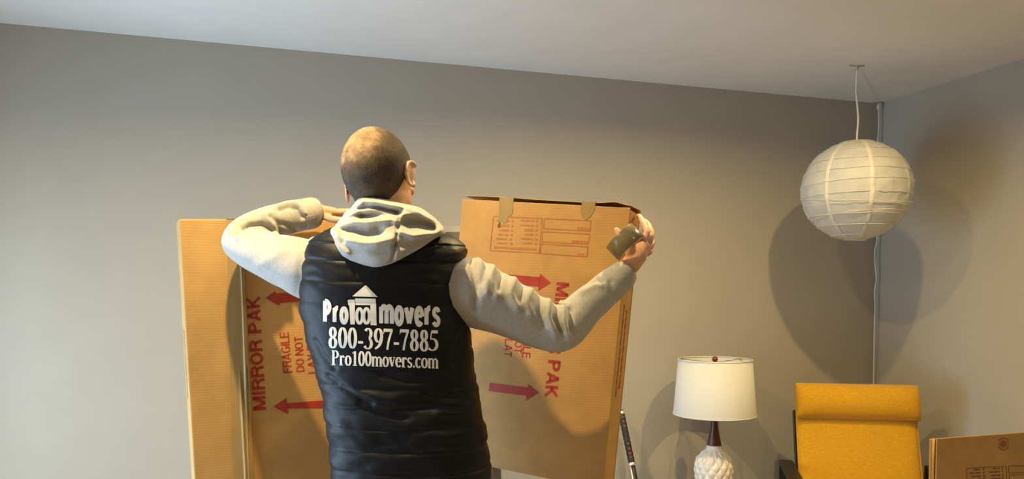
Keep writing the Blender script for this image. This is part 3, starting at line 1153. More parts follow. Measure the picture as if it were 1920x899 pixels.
# hood, lying in folds on the upper back
HO = [(663, 383.5), (672, 372), (682, 367.5), (707, 370), (733.5, 376), (757, 382), (787, 389.5), (808.5, 403.5), (823.5, 417), (832, 428.5), (835, 438.5), (817, 447), (787, 467), (757, 483.5),
      (733.5, 495), (703.5, 502), (667, 495), (637, 482), (625, 460), (619.5, 433.5), (628, 423.5), (643, 405), (655, 393.5)]
HOC = catmull(HO + [HO[0]], 161)[:-1]
hcen = np.array([718.0, 436.0])
FOLDS = [  # polyline px, height m, width px
    ([(668, 384), (682, 376), (707, 378), (735, 384), (760, 389), (788, 397), (810, 411), (828, 430)], 0.015, 7),
    ([(664, 393), (690, 389), (715, 391), (745, 399)], -0.010, 4),
    ([(650, 402), (670, 396), (700, 396), (735, 402), (752, 406)], 0.012, 7),
    ([(680, 405), (710, 401), (742, 402)], -0.018, 9),
    ([(640, 425), (665, 417), (700, 415), (735, 411), (746, 417)], 0.011, 6),
    ([(640, 430), (665, 431), (690, 438), (708, 434)], -0.019, 10),
    ([(630, 435), (650, 450), (675, 455), (705, 455), (735, 448)], 0.013, 8),
    ([(650, 480), (690, 484), (725, 478)], -0.004, 14),
    ([(757, 384), (749, 410), (746, 430), (741, 460), (735, 490)], -0.007, 3),
    ([(760, 420), (785, 420), (812, 424)], -0.015, 11),
    ([(757, 402), (785, 402), (808, 412), (826, 428)], 0.008, 6),
    ([(752, 434), (775, 443), (800, 441), (830, 434)], 0.014, 8),
    ([(745, 462), (775, 460), (800, 450)], -0.006, 8),
    ([(630, 442), (636, 460), (650, 475)], 0.008, 6),
    ([(639, 440), (645, 452)], -0.007, 4)]


NR = 56
V, Fc = [], []
na = len(HOC)
rs = [math.sin(math.pi / 2 * k / (NR - 1)) for k in range(NR)]
pts2 = np.array([hcen + r * (q - hcen) for r in rs for q in HOC])
H = fold_field(pts2, FOLDS)
for k, r in enumerate(rs):
    for j in range(na):
        i = k * na + j
        x, y = pts2[i]
        tt = (y - 368) / (502 - 368)
        base_d = 1.815 - 0.062 * min(1, max(0, tt) * 1.2) + 0.035 * ((x - 722) / 110) ** 2
        bulge = 0.045 * math.sqrt(max(0, 1 - r ** 4))
        p3 = at(x, y, 1.78)
        fold = 1.35 * H[i] * min(1, (1 - r) * 6 + 0.25)
        dep = base_d - bulge - fold - 0.003 * fnoise(p3, 30)
        V.append(at(x, y, dep))
for k in range(NR - 1):
    for j in range(na):
        m = (j + 1) % na
        Fc.append((k * na + j, (k + 1) * na + j, (k + 1) * na + m, k * na + m))
# inner side, turned forwards around the neck
for q, (sc, dd) in enumerate(((0.97, 0.02), (0.85, 0.035), (0.5, 0.03))):
    for j in range(na):
        x, y = hcen + sc * (HOC[j] - hcen)
        tt = (y - 368) / (502 - 368)
        V.append(at(x, y, 1.815 - 0.062 * min(1, max(0, tt) * 1.2) + 0.035 * ((x - 722) / 110) ** 2 + dd))
    for j in range(na):
        m = (j + 1) % na
        k = NR - 1 + q
        Fc.append((k * na + j, (k + 1) * na + j, (k + 1) * na + m, k * na + m))
mesh_obj('hood', V, Fc, M_FLEECE, hoodie, True)
# neckband standing round the neck
ringp = []
nc = HC * 0.35 + NB * 0.65
for k in range(33):
    a = 2 * math.pi * k / 32
    ringp.append(nc + np.array([0.078 * math.cos(a), 0.078 * math.sin(a) + 0.006, 0.012 * math.cos(a) * -1 - 0.018 * math.sin(a)]))
mesh_obj('neckband', *tube(np.array(ringp), 0.017, 14), M_RIB, hoodie, True)

# --- quilted vest
SEAMS = [905, 893, 867, 828, 789, 752, 717, 684, 648, 609, 570, 531, 493, 462, 440, 420, 400]
NV, NS = 300, 300
rows = spx(VEST, NV)
V, Fc = [], []
Vb = []
for row in rows:
    ring = torso_ring(row, NS, 0.0, 2.5)
    c = np.mean(ring, axis=0)
    for j, p in enumerate(ring):
        th = 2 * math.pi * j / NS
        d = p - c
        d[2] = 0
        d /= np.linalg.norm(d) + 1e-9
        # which channel: seams sag a little in the middle and wander
        frac = math.cos(th)
        pyv = row[0] + 4.0 * fnoise(p, 6) + 5 * frac * frac * 0.6 - 3 * frac - 2
        k = 0
        while k < len(SEAMS) - 2 and pyv < SEAMS[k + 1]:
            k += 1
        t = (SEAMS[k] - pyv) / (SEAMS[k] - SEAMS[k + 1])
        t = min(1, max(0, t))
        puff = 1 - abs(2 * t - 1) ** 5
        logo = math.exp(-(((row[0] - 622) / 98) ** 4)) * max(0, -math.sin(th)) ** 0.4
        amp = (0.0058 + 0.003 * fnoise(p, 5)) * (1 - 0.90 * logo) * (1 - 0.45 * abs(math.cos(th)) ** 3)
        if k == 0:
            amp *= 0.35
        e = amp * (puff - 0.75)
        # pulled diagonal wrinkles
        wq = fnoise(np.array([p[0] * 9 + p[2] * 7, p[1] * 6, p[2] * 22 - p[0] * 6]))
        wr = fnoise(np.array([p[0] * 28, p[1] * 20, p[2] * 55 + p[0] * 10]))
        e += (0.0058 * wq + 0.0024 * wr) * (1 - 0.72 * logo)
        V.append(p + d * e)
for i in range(NV - 1):
    for j in range(NS):
        k = (j + 1) % NS
        Fc.append((i * NS + j, i * NS + k, (i + 1) * NS + k, (i + 1) * NS + j))
VW = [([(615, 706), (661, 739), (694, 758)], -.006, 6), ([(675, 760), (726, 778), (764, 786)], -.006, 6), ([(717, 704), (764, 718), (800, 716)], -.004, 6), ([(820, 776), (866, 778), (906, 758)], .005, 8),
      ([(640, 724), (690, 744), (740, 750)], .004, 8), ([(800, 740), (850, 748), (895, 736)], -.005, 6), ([(590, 640), (605, 668), (625, 690)], -.005, 6), ([(790, 484), (815, 470), (840, 462)], -.006, 5), ([(800, 500), (830, 482), (855, 474)], .004, 6),
      ([(640, 800), (700, 812), (760, 808)], .003, 8), ([(880, 610), (860, 640), (850, 680)], -.005, 7)]
_v = np.array(V)
_c = np.array([np.mean(_v[i * NS:(i + 1) * NS], axis=0) for i in range(NV)]).repeat(NS, 0)
_n = _v - _c
_n[:, 2] = 0
_n /= np.linalg.norm(_n, axis=1)[:, None] + 1e-9
_f = np.clip(-_n[:, 1] * 2, 0, 1)
V = list(_v + _n * (fold_field(to_px(_v), VW) * _f)[:, None])
# turned-in hem
n0 = len(V)
for j in range(NS):
    p = np.array(V[j])
    c = np.mean(V[:NS], axis=0)
    V.append(p + (c - p) * 0.06 + np.array([0, 0, 0.012]))
for j in range(NS):
    k = (j + 1) % NS
    Fc.append((j, n0 + j, n0 + k, k))
vest = mesh_obj('vest', V, Fc, M_NYLON, person, True)
vest['label'] = 'black quilted vest with white company lettering'
bvh = BVHTree.FromPolygons([tuple(v) for v in V], Fc)


def on_vest(px, py):
    d = Vector(ray(px, py)).normalized()
    loc, nor, idx, dist = bvh.ray_cast(Vector(CAM), d)
    if loc is None:
        return None
    return np.array(loc), np.array(nor)


# --- lettering on the back
# glyphs on a unit cap height: (advance width, strokes) ; stroke = (points, pen override or None)
SER = {
    '0': (.50, [(arc(.25, .5, .165, .47, 0, 360, 36), None)]),
    '8': (.50, [(arc(.25, .74, .125, .23, 0, 360, 28), None), (arc(.25, .25, .15, .24, 0, 360, 28), None)]),
    '3': (.50, [(arc(.22, .745, .15, .23, 150, -75, 20), None), (arc(.20, .27, .19, .25, 75, -150, 22), None)]),
    '9': (.50, [(arc(.25, .665, .165, .31, 0, 360, 30), None), (bez((.415, .68), (.42, .18), (.07, .03)), None)]),
    '7': (.50, [([(.02, .925), (.48, .925)], (.02, .075)), ([(.02, .95), (.02, .76)], (.018, .03)), (bez((.44, .92), (.26, .5), (.20, .0)), (.055, .03))]),
    '5': (.50, [([(.13, .925), (.46, .925)], (.02, .075)), ([(.13, .93), (.08, .56)], (.03, .03)), (arc(.17, .32, .24, .27, 112, -140, 24), None)]),
    '1': (.50, [([(.26, .98), (.26, .02)], None), ([(.08, .84), (.26, .96)], (.03, .03)), ([(.10, .025), (.42, .025)], (.02, .025))]),
    '-': (.33, [([(.03, .31), (.30, .31)], (.02, .06))]),
    'P': (.58, [([(.15, .98), (.15, .02)], None), ([(.02, .975), (.30, .975)], (.02, .025)), ([(.02, .025), (.29, .025)], (.02, .025)), (arc(.28, .735, .19, .235, 90, -90, 16), None), ([(.15, .50), (.30, .50)], (.02, .025))]),
    'r': (.42, [([(.13, .66), (.13, .02)], None), ([(.02, .645), (.14, .645)], (.02, .022)), ([(.02, .02), (.28, .02)], (.02, .022)), (bez((.16, .48), (.22, .66), (.33, .63)), (.05, .05)), (arc(.335, .58, .02, .02, 0, 360, 10), (.05, .05))]),
    'o': (.50, [(arc(.25, .335, .17, .315, 0, 360, 30), None)]),
    'm': (.80, [([(.12, .66), (.12, .02)], None), ([(.40, .55), (.40, .02)], None), ([(.68, .55), (.68, .02)], None), ([(.02, .645), (.12, .645)], (.02, .022)),
                (bez((.14, .50), (.26, .72), (.39, .56)), (.04, .05)), (bez((.42, .50), (.54, .72), (.67, .56)), (.04, .05)),
                ([(.02, .02), (.23, .02)], (.02, .022)), ([(.31, .02), (.50, .02)], (.02, .022)), ([(.58, .02), (.79, .02)], (.02, .022))]),
    'v': (.48, [([(.08, .64), (.25, .04)], (.085, .03)), ([(.40, .64), (.25, .04)], (.03, .03)), ([(.0, .645), (.22, .645)], (.02, .022)), ([(.30, .645), (.48, .645)], (.02, .022))]),
    'e': (.46, [(arc(.24, .335, .16, .315, 0, 320, 26), None), ([(.10, .365), (.40, .365)], (.02, .025))]),
    's': (.40, [(arc(.20, .49, .12, .155, 25, 235, 14), (.065, .04)), ([(.11, .385), (.28, .275)], (.05, .06)), (arc(.19, .18, .13, .16, 45, -160, 14), (.065, .04))]),
    'c': (.44, [(arc(.24, .335, .16, .315, 40, 320, 24), None)]),
    '.': (.22, [(arc(.11, .075, .02, .02, 0, 360, 10), (.055, .06))]),
}
SERPEN = (.080, .030)
BLK = {  # heavy condensed block letters
    'P': (.50, [([(.12, .91), (.12, .09)], None), (arc(.16, .66, .19, .24, 90, -90, 14), None), ([(.12, .90), (.18, .90)], None), ([(.12, .42), (.18, .42)], None)]),
    'r': (.36, [([(.11, .64), (.11, .09)], None), (bez((.12, .48), (.16, .66), (.29, .65)), None)]),
    'o': (.46, [(arc(.23, .36, .135, .27, 0, 360, 28), None)]),
    'm': (.72, [([(.11, .64), (.11, .09)], None), (bez((.11, .5), (.22, .78), (.36, .55)) + [(.36, .09)], None), (bez((.36, .5), (.47, .78), (.61, .55)) + [(.61, .09)], None)]),
    'v': (.48, [([(.09, .64), (.24, .12)], None), ([(.39, .64), (.24, .12)], None)]),
    'e': (.46, [(arc(.23, .36, .135, .27, 0, 318, 26), None), ([(.11, .37), (.36, .37)], (.05, .055))]),
    's': (.42, [(arc(.21, .50, .11, .13, 10, 240, 12), (.085, .075)), ([(.14, .41), (.28, .31)], (.08, .08)), (arc(.20, .22, .12, .13, 60, -165, 12), (.085, .075))]),
}
BLKPEN = (.098, .088)


def word(txt, font, pen, x0, x1, base0, base1, cap0, cap1, gap=0.03, squeeze=None):
    """glyphs set between px x0..x1; baseline and cap line given at both ends"""
    tot = sum(font[c][0] for c in txt) + gap * (len(txt) - 1)
    out = []
    a = 0.0
    for c in txt:
        adv, strokes = font[c]
        for pts, ov in strokes:
            V, Fc = glyph_strip(pts, ov or pen)
            W_ = []
            for gx, gy in V:
                f = (a + gx) / tot
                yb = base0 + (base1 - base0) * f
                yc = cap0 + (cap1 - cap0) * f
                W_.append((x0 + (x1 - x0) * f, yb + (yc - yb) * gy))
            out.append((W_, Fc))
        a += adv + gap
    return out


def zz(x, y):                # lettering measured on an enlargement of the vest
    return 580 + x / 4.496, 520 + y / 4.496


def Z(parts):
    return [([zz(*v) for v in V], Fc) for V, Fc in parts]


def poly_grid(c, n=6, m=6):
    V, Fc = [], []
    for i in range(n + 1):
        for j in range(m + 1):
            V.append(tuple(bil(c, j / m, i / n)))
    for i in range(n):
        for j in range(m):
            a = i * (m + 1) + j
            Fc.append((a, a + 1, a + m + 2, a + m + 1))
    return V, Fc


def print_on_vest(name, parts, lift):
    V, Fc = join(parts)
    P = []
    for x, y in V:
        h = on_vest(x, y)
        d = ray(x, y)
        d /= np.linalg.norm(d)
        P.append(h[0] - d * lift if h else at(x, y, 1.75))
    return mesh_obj(name, P, Fc, M_PRINT, vest)


line1 = word('Pro', BLK, BLKPEN, 112, 330, 394, 404, 180, 186, 0.0)
line1 += word('movers', BLK, BLKPEN, 586, 1108, 412, 428, 160, 176, 0.0)
line1 += [poly_grid(((334, 190), (384, 190), (384, 400), (346, 400)), 8, 3), poly_grid(((322, 196), (340, 190), (346, 235), (330, 240)), 3, 2),
          poly_grid(((514, 236), (563, 236), (567, 408), (516, 405)), 8, 3), poly_grid(((386, 180), (558, 183), (564, 238), (390, 236)), 4, 6)]
for cx in (423, 482):
    ring = []
    V, Fc = glyph_strip(arc(cx, 328, 24, 62, 0, 360, 32), (13, 12), 8)
    line1.append((V, Fc))
print_on_vest('printed_logo', Z(line1), 0.0016)
roof = [poly_grid(((470, 70), (480, 70), (576, 168), (361, 163)), 8, 10)]
print_on_vest('printed_roof', Z(roof), 0.0016)
print_on_vest('printed_phone_number', Z(word('800-397-7885', SER, SERPEN, 158, 1090, 596, 628, 420, 450, 0.01)), 0.0016)
print_on_vest('printed_web_address', Z(word('Pro100movers.com', SER, SERPEN, 186, 1090, 742, 772, 618, 645, -0.01)), 0.0016)

# --- trousers and shoes
tp = []
for s in (-1, 1):
    hip, knee, ank = foot[s]
    Pl = catmull([hip + np.array([-s * 0.02, 0, 0.05]), hip, (hip + knee) / 2, knee, (knee + ank) / 2, ank], 40)
    tp.append(tube(Pl, np.interp(np.linspace(0, 1, 40), [0, .15, .4, .6, 1], [.10, .107, .094, .08, .072]), 32, lambda i, th, p: 0.006 * fnoise(p, 14)))
tp.append(loft([torso_ring((p, 637 + k, 911 - k, 1.895, 0.128 - k * 0.0006), 48, 0.004) for p, k in ((882, 0), (915, 0), (960, 4), (985, 14))]))
mesh_obj('trousers', *join(tp), M_PANTS, person, True)
for s in (-1, 1):
    ank = foot[s][2]
    rings = []
    for t in np.linspace(0, 1, 22):
        y = ank[1] - 0.075 + t * 0.285
        x = ank[0] + s * 0.012 * t
        w = 0.046 * min(1, (0.25 + 4 * t)) ** 0.5 * min(1, (1.02 - t) * 5) ** 0.5
        h = np.interp(t, [0, .1, .35, .55, .8, 1], [.055, .10, .105, .075, .055, .02])
        ring = []
        for k in range(20):
            a = 2 * math.pi * k / 20
            ring.append([x + w * math.cos(a), y, max(0.0, h / 2 + (h / 2 + 0.006) * math.sin(a))])
        rings.append(np.array(ring))
    mesh_obj('shoe', *loft(rings), M_SHOE, person, True)

# ------------------------------------------------------------------ tape roll in his hand
rc = at(1172, 454, 1.985)
ax = np.array([0.66, -0.17, -0.70])
ax /= np.linalg.norm(ax)
e1 = np.cross(ax, [0, 1, 0])
e1 /= np.linalg.norm(e1)
e2 = np.cross(ax, e1)
RO, RI, HW = 0.0455, 0.0385, 0.0225
rt = thing('tape_roll', 'roll of olive-brown packing tape around the man\'s thumb', 'tape', rc)


def roll_rings(prof):
    return [[rc + ax * h + r * (math.cos(2 * math.pi * k / 64) * e1 + math.sin(2 * math.pi * k / 64) * e2) for k in range(64)] for r, h in prof]


mesh_obj('tape', *loft(roll_rings([(RI + .0015, -HW), (RO - .0008, -HW), (RO, -HW + .0008), (RO, HW - .0008), (RO - .0008, HW), (RI + .0015, HW)]), False), M_ROLL, rt, True)
mesh_obj('core', *loft(roll_rings([(RI + .0015, -HW), (RI, -HW), (RI, HW), (RI + .0015, HW)]), False), M_CORE, rt, True)

# ------------------------------------------------------------------ paper lantern
hook = at(1607, 128, 3.48)
hook[2] = CEIL
lc = at(1605, 358, 3.48)
RX = 0.5 * 198 / F * 3.48
RZ = 0.5 * 186 / F * 3.48
lt = thing('paper_lantern', 'round white paper lantern hanging on a white cord before the room corner', 'pendant lamp', lc)
ribs = [-0.985, -0.90, -0.72, -0.52, -0.34, -0.13, 0.10, 0.33, 0.55, 0.74, 0.88, 0.95]
prof = []
for a, b in zip(ribs[:-1], ribs[1:]):
    for k in range(5):
        t = k / 5
        ta, tb = math.asin(a), math.asin(b)
        ra, rb = math.cos(ta), math.cos(tb)
        prof.append((RX * ((1 - t) * ra + t * rb) * 1.0, RZ * ((1 - t) * a + t * b)))
prof.append((RX * math.cos(math.asin(ribs[-1])), RZ * ribs[-1]))


def lan_r(r, z, th):
    q = np.array([r * math.cos(th), r * math.sin(th), z])
    return -0.006 * abs(fnoise(q, 11)) + 0.0030 * fnoise(q, 30) - 0.003 * abs(fnoise(q, 22)) - 0.0025 * abs(math.sin(th * 4 + 0.6)) ** 0.6


mesh_obj('paper_shade', *loft(lathe(prof, lc, 128, lan_r), False), M_PAPER, lt, True)


def sph(th, s, out=0.001):
    r = RX * math.cos(math.asin(max(-.98, min(.98, s)))) + out
    return np.array([lc[0] + r * math.cos(th), lc[1] + r * math.sin(th), lc[2] + RZ * s])


for k in range(8):           # overlapping paper gores, glued along meridians
    th0 = math.pi * (k + 0.5) / 4 - 0.6 / 4 + math.pi / 8
    V, Fc = [], []
    for i in range(60):
        s = -0.96 + 1.90 * i / 59
        cw = 0.0075
        r = RX * math.cos(math.asin(s))
        for q in (-1, 0, 1):
            th_ = th0 + q * cw / max(r, 0.05)
            rr = lan_r(r, RZ * s, th_) + 0.0018 + 0.0012 * fnoise((th0, s, q), 9)
            V.append(sph(th_, s, rr))
    for i in range(59):
        for q in range(2):
            a = i * 3 + q
            Fc.append((a, a + 1, a + 4, a + 3))
    mesh_obj('paper_seam', V, Fc, M_SEAM, lt, True)
tilts = [(-.90, 0), (-.72, 0), (-.56, .10), (-.52, 0), (-.34, .02), (-.20, .12), (-.13, 0), (.10, .03), (.33, 0), (.55, .015), (.74, 0), (.88, 0)]
for s, tl in tilts:          # thin wire hoops, some askew
    P = []
    for k in range(65):
        th_ = 2 * math.pi * k / 64
        ss = s + tl * math.cos(th_ + s * 9)
        P.append(sph(th_, ss, -0.0005))
    mesh_obj('wire_hoop', *tube(np.array(P), 0.0011, 6, cap=False), M_SEAM, lt, True)
for s in (0.95, -0.985):
    P = [sph(2 * math.pi * k / 48, s, 0) for k in range(49)]
    mesh_obj('rim_ring', *tube(np.array(P), 0.0016, 6, cap=False), M_WIRE, lt, True)
corner_hook = room(-0.035, -0.035, CEIL)
ch = np.array(corner_hook)
top = hook - np.array([0, 0, 0.02])
P = catmull([lc + np.array([0, 0, 0.05]), lc + np.array([0, 0, RZ]), lc + np.array([0.004, 0, RZ + 0.10]), top + np.array([-0.002, 0, -0.10]), top], 40)
mesh_obj('cord', *tube(P, 0.0042, 10), M_CORD, lt, True)
P = catmull([top, hook + np.array([0.01, 0.012, -0.006]), (hook + ch) / 2 - np.array([0, 0, 0.005]), ch - np.array([0, 0, 0.010])], 40)
mesh_obj('cord', *tube(P, 0.0011, 8), M_CEIL, lt, True)
dz = [0, -.03, -.12, -.25, -.42, -.60, -.72, -.78, -.86, -.93, -1.0, -1.07, -1.15, -1.3, -1.5, -1.7]
wx = [0, 0, .003, -.003, .003, -.001, .005, -.005, -.002, .005, -.003, .001, 0, 0, 0, 0]
P = catmull([ch + np.array([w_, 0, d_ - 0.010]) for d_, w_ in zip(dz, wx)], 120)
mesh_obj('cord', *tube(P, 0.0034, 10), M_CORD, lt, True)
for p, sc in ((hook, 1.0), (ch, 0.8)):
    mesh_obj('ceiling_hook', *join([tube(catmull([p + np.array([-.035 * sc, 0, -.003]), p + np.array([0, 0, -.008]), p + np.array([.035 * sc, .004, -.003])], 12), 0.0022, 6),
                                    tube(catmull([p + np.array([0, 0, -.002]), p + np.array([.004, 0, -.015]), p + np.array([.0, 0, -.026]), p + np.array([-.008, 0, -.022])], 12), 0.0022, 6)]), M_HOOK, lt, True)
mesh_obj('cord_clip', *join([frame_box(ch, UX, VX, ZX, -.006, .006, -.008, .006, -.04, -.018)]), M_CORD, lt)
mesh_obj('bulb_socket', *loft(lathe([(.001, .02), (.018, .02), (.020, .06), (.012, .075), (.001, .08)], lc, 20)), M_CORD, lt, True)

# ------------------------------------------------------------------ table lamp on a side table
LY = 3.56
lb = at(1340, 728, LY)
zt = lambda y: at(1340, y, LY)[2]
TABLE_Z = 0.44
lamp = thing('table_lamp', 'table lamp with white drum shade, dark wooden neck and faceted white ceramic base', 'lamp', (lb[0], lb[1], TABLE_Z))
r_b, r_t = 0.5 * 153 / F * LY, 0.5 * 136 / F * LY
z_b, z_t = zt(777), zt(675)
cc = np.array([lb[0], lb[1], 0])
mesh_obj('lamp_shade', *loft(lathe([(r_b, z_b), (r_t, z_t), (r_t - .0025, z_t), (r_b - .0025, z_b), (r_b, z_b)], cc, 96), False), M_SHADE, lamp, False)
for p in lamp.children[-1].data.polygons:
    p.use_smooth = abs(p.normal[2]) < 0.6
for r, z in ((r_b, z_b), (r_t, z_t)):
    P = [cc + np.array([(r - .001) * math.cos(2 * math.pi * k / 96), (r - .001) * math.sin(2 * math.pi * k / 96), z]) for k in range(97)]
    mesh_obj('shade_trim', *tube(np.array(P), 0.0032, 8, cap=False), M_SHADE, lamp, True)
zn = zt(835)
zf = zt(674)
parts = []
for k in range(3):
    a = 2 * math.pi * k / 3 + 0.5
    parts.append(tube(np.array([cc + np.array([0, 0, z_t - .012]), cc + np.array([(r_t - .004) * math.cos(a), (r_t - .004) * math.sin(a), z_t - .004])]), 0.0018, 6))
mesh_obj('shade_spider', *join(parts), M_BRASS, lamp, True)
P = []
for k in range(31):
    a = math.pi * k / 30
    P.append(np.array([lb[0] + 0.052 * math.cos(a), lb[1], z_b + 0.035 + (z_t - z_b - 0.045) * math.sin(a) ** 0.6]))
mesh_obj('harp', *tube(np.array(P), 0.0018, 6), M_BRASS, lamp, True)
mesh_obj('finial', *join([ellipsoid((lb[0], lb[1], zf), (.0135, .0135, .0135), None, 24, 14), loft(lathe([(.004, -.026), (.006, -.020), (.004, -.012)], (lb[0], lb[1], zf), 16))]), M_FINIAL, lamp, True)
mesh_obj('bulb', *loft(lathe([(.001, .105), (.02, .098), (.029, .075), (.024, .045), (.014, .02), (.014, .0), (.001, 0)], (lb[0], lb[1], z_b + 0.01), 24)), M_CERAMIC, lamp, True)
zneck = [(.001, z_b + .012), (.013, z_b + .012), (.0135, z_b - .0), (.015, zt(795)), (.020, zt(808)), (.026, zt(820)), (.0335, zt(834)), (.034, zn), (.001, zn)]
mesh_obj('neck', *loft(lathe(zneck, cc, 40), False), M_WALNUT, lamp, True)
bz = [(.031, zn), (.034, zn - .006), (.040, zn - .020), (.060, zn - .040), (.078, zn - .062), (.086, zn - .085), (.088, zn - .11), (.086, zn - .15), (.078, zn - .20), (.066, zn - .245), (.058, zn - .27)]
zlo = TABLE_Z + 0.012
bz = [(r, zn + (z - zn) * (zn - zlo) / 0.27) if z < zn - .11 else (r, z) for r, z in bz]
bp_ = catmull([(r, z, 0) for r, z in bz], 150)


def facet(r, z, th):
    n = 13
    q = (zn - z) / 0.030 * math.pi
    k = n * th / 2
    a = math.cos(k + q / 2) * math.cos(k - q / 2)
    f = min(1, max(0, (zn - z - 0.012) / 0.03))
    return 0.0068 * f * (abs(a) ** 0.8 - 0.5)


mesh_obj('ceramic_body', *loft(lathe([(p[0], p[1]) for p in bp_], cc, 260, facet), True), M_CERAMIC, lamp, True)
mesh_obj('foot_ring', *loft(lathe([(.001, 0), (.060, 0), (.062, .006), (.058, .014), (.001, .014)], (lb[0], lb[1], TABLE_Z), 40)), M_WALNUT, lamp, True)
st = thing('side_table', 'small round wooden side table under the table lamp', 'table', (lb[0], lb[1], 0))
mesh_obj('table_top', *loft(lathe([(.001, -.022), (.19, -.022), (.20, -.015), (.20, -.004), (.196, 0), (.001, 0)], (lb[0], lb[1], TABLE_Z), 64)), M_TABLE, st)
for k in range(3):
    a = 2 * math.pi * k / 3 + 0.4
    d = np.array([math.cos(a), math.sin(a), 0])
    mesh_obj('leg', *tube(np.array([cc + d * .11 + np.array([0, 0, TABLE_Z - .022]), cc + d * .17]), [0.016, 0.011], 14), M_TABLE, st, True)

# ------------------------------------------------------------------ mustard armchair
CY_ = 3.62
hp = at(1603, 756, CY_)
ca = math.atan(-0.19)
cxv = np.array([math.cos(ca), math.sin(ca), 0])
cyv = np.array([-math.sin(ca), math.cos(ca), 0])
PIL = np.array([0.262, 0.0])                         # pillow centre in chair depth
co = np.array([hp[0], hp[1], 0]) - cyv * PIL[0]
chair = thing('armchair', 'mustard yellow cushioned armchair with black bentwood frame in the room corner', 'chair', (co[0], co[1], 0))


def cw_(x, y, z):
    return co + cxv * x + cyv * y + np.array([0, 0, z])


hz = hp[2]
spine = catmull([(-.40, .455), (-.25, .43), (-.05, .395), (.06, .40), (.12, .48), (.175, .62), (.235, .78), (.30, hz + .065)], 70)
tn = np.gradient(spine, axis=0)
tn /= np.linalg.norm(tn, axis=1)[:, None]
nm = np.stack([-tn[:, 1], tn[:, 0]], 1)              # towards the sitter


def pad(spine, nm, hw, t0, name, edge=0.03, ends=0.03, bow=0.0):
    L = np.concatenate([[0], np.cumsum(np.linalg.norm(np.diff(spine, axis=0), axis=1))])
    rings = []
    for i in range(len(spine)):
        s = min(L[i], L[-1] - L[i])
        k = math.sqrt(max(0.02, 1 - max(0, 1 - s / ends) ** 2))
        ring = []
        for j in range(48):
            a = 2 * math.pi * j / 48
            ex = math.copysign(abs(math.cos(a)) ** 0.28, math.cos(a))
            ey = math.copysign(abs(math.sin(a)) ** 0.75, math.sin(a))
            x = hw * ex * (1 - 0.012 * (1 - k))
            q = t0 * ey * k
            p = spine[i] + nm[i] * (q + 0.01 * bow)
            w = cw_(x, p[0], p[1])
            w = w + 0.0022 * fnoise(w, 16) * np.array([0, -1, 0])
            ring.append(w)
        rings.append(ring)
    return mesh_obj(name, *loft(rings), M_YELLOW, chair, True)


pad(spine, nm, 0.264, 0.040, 'cushion')
# head pillow hanging over the top
i0 = len(spine) - 1
tdir = tn[-6]
ndir = nm[-6]
pc = spine[-1] - tdir * 0.075 + ndir * 0.050
hs = np.array([pc + tdir * s for s in np.linspace(-0.083, 0.083, 30)])
pad(hs, np.repeat(ndir[None], 30, 0), 0.272, 0.064, 'head_pillow', ends=0.083)
# cushion piping along both edges
for s in (-1, 1):
    mesh_obj('piping', *tube(np.array([cw_(s * 0.264, p[0] + n_[0] * .012, p[1] + n_[1] * .012) for p, n_ in zip(spine[3:-3], nm[3:-3])]), 0.004, 8), M_YELLOW, chair, True)


def strip(pts, x0, x1, th_, name, n=60):
    P = catmull(pts, n)
    t_ = np.gradient(P, axis=0)
    t_ /= np.linalg.norm(t_, axis=1)[:, None]
    nn = np.stack([-t_[:, 1], t_[:, 0]], 1)
    rings = []
    for p, q in zip(P, nn):
        a, b = p + q * th_ / 2, p - q * th_ / 2
        rings.append([cw_(x0, a[0], a[1]), cw_(x1, a[0], a[1]), cw_(x1, b[0], b[1]), cw_(x0, b[0], b[1])])
    o = mesh_obj(name, *loft(rings), M_BLACKWOOD, chair)
    return auto_bevel(o, 0.003)


for s in (-1, 1):
    back = [tuple(p - n_ * 0.052) for p, n_ in zip(spine, nm)][::8] + [tuple(spine[-1] - nm[-1] * 0.052 + tn[-1] * -0.03)]
    xa, xb = sorted((s * 0.232, s * 0.270))
    strip(back[:-1], xa, xb, 0.022, 'back_frame')
    xa, xb = sorted((s * 0.287, s * 0.347))
    strip([(.30, .012), (.0, .012), (-.25, .012), (-.36, .05), (-.38, .20), (-.36, .42), (-.33, .54), (-.25, .585), (-.10, .60), (.08, .615), (.20, .625)], xa, xb, 0.024, 'side_frame')
    strip([(.27, .024), (.235, .30), (.19, .613)], xa, xb, 0.022, 'rear_upright')
for y, z in ((-.30, .40), (.02, .335), (.20, .62), (.27, .80)):
    k = np.argmin(np.linalg.norm(spine - np.array([y, z]), axis=1))
    q = spine[k] - nm[k] * 0.052
    o = mesh_obj('cross_rail', *frame_box(cw_(0, q[0], q[1]), cxv, cyv, ZX, -.245, .245, -.012, .012, -.025, .025), M_BLACKWOOD, chair)

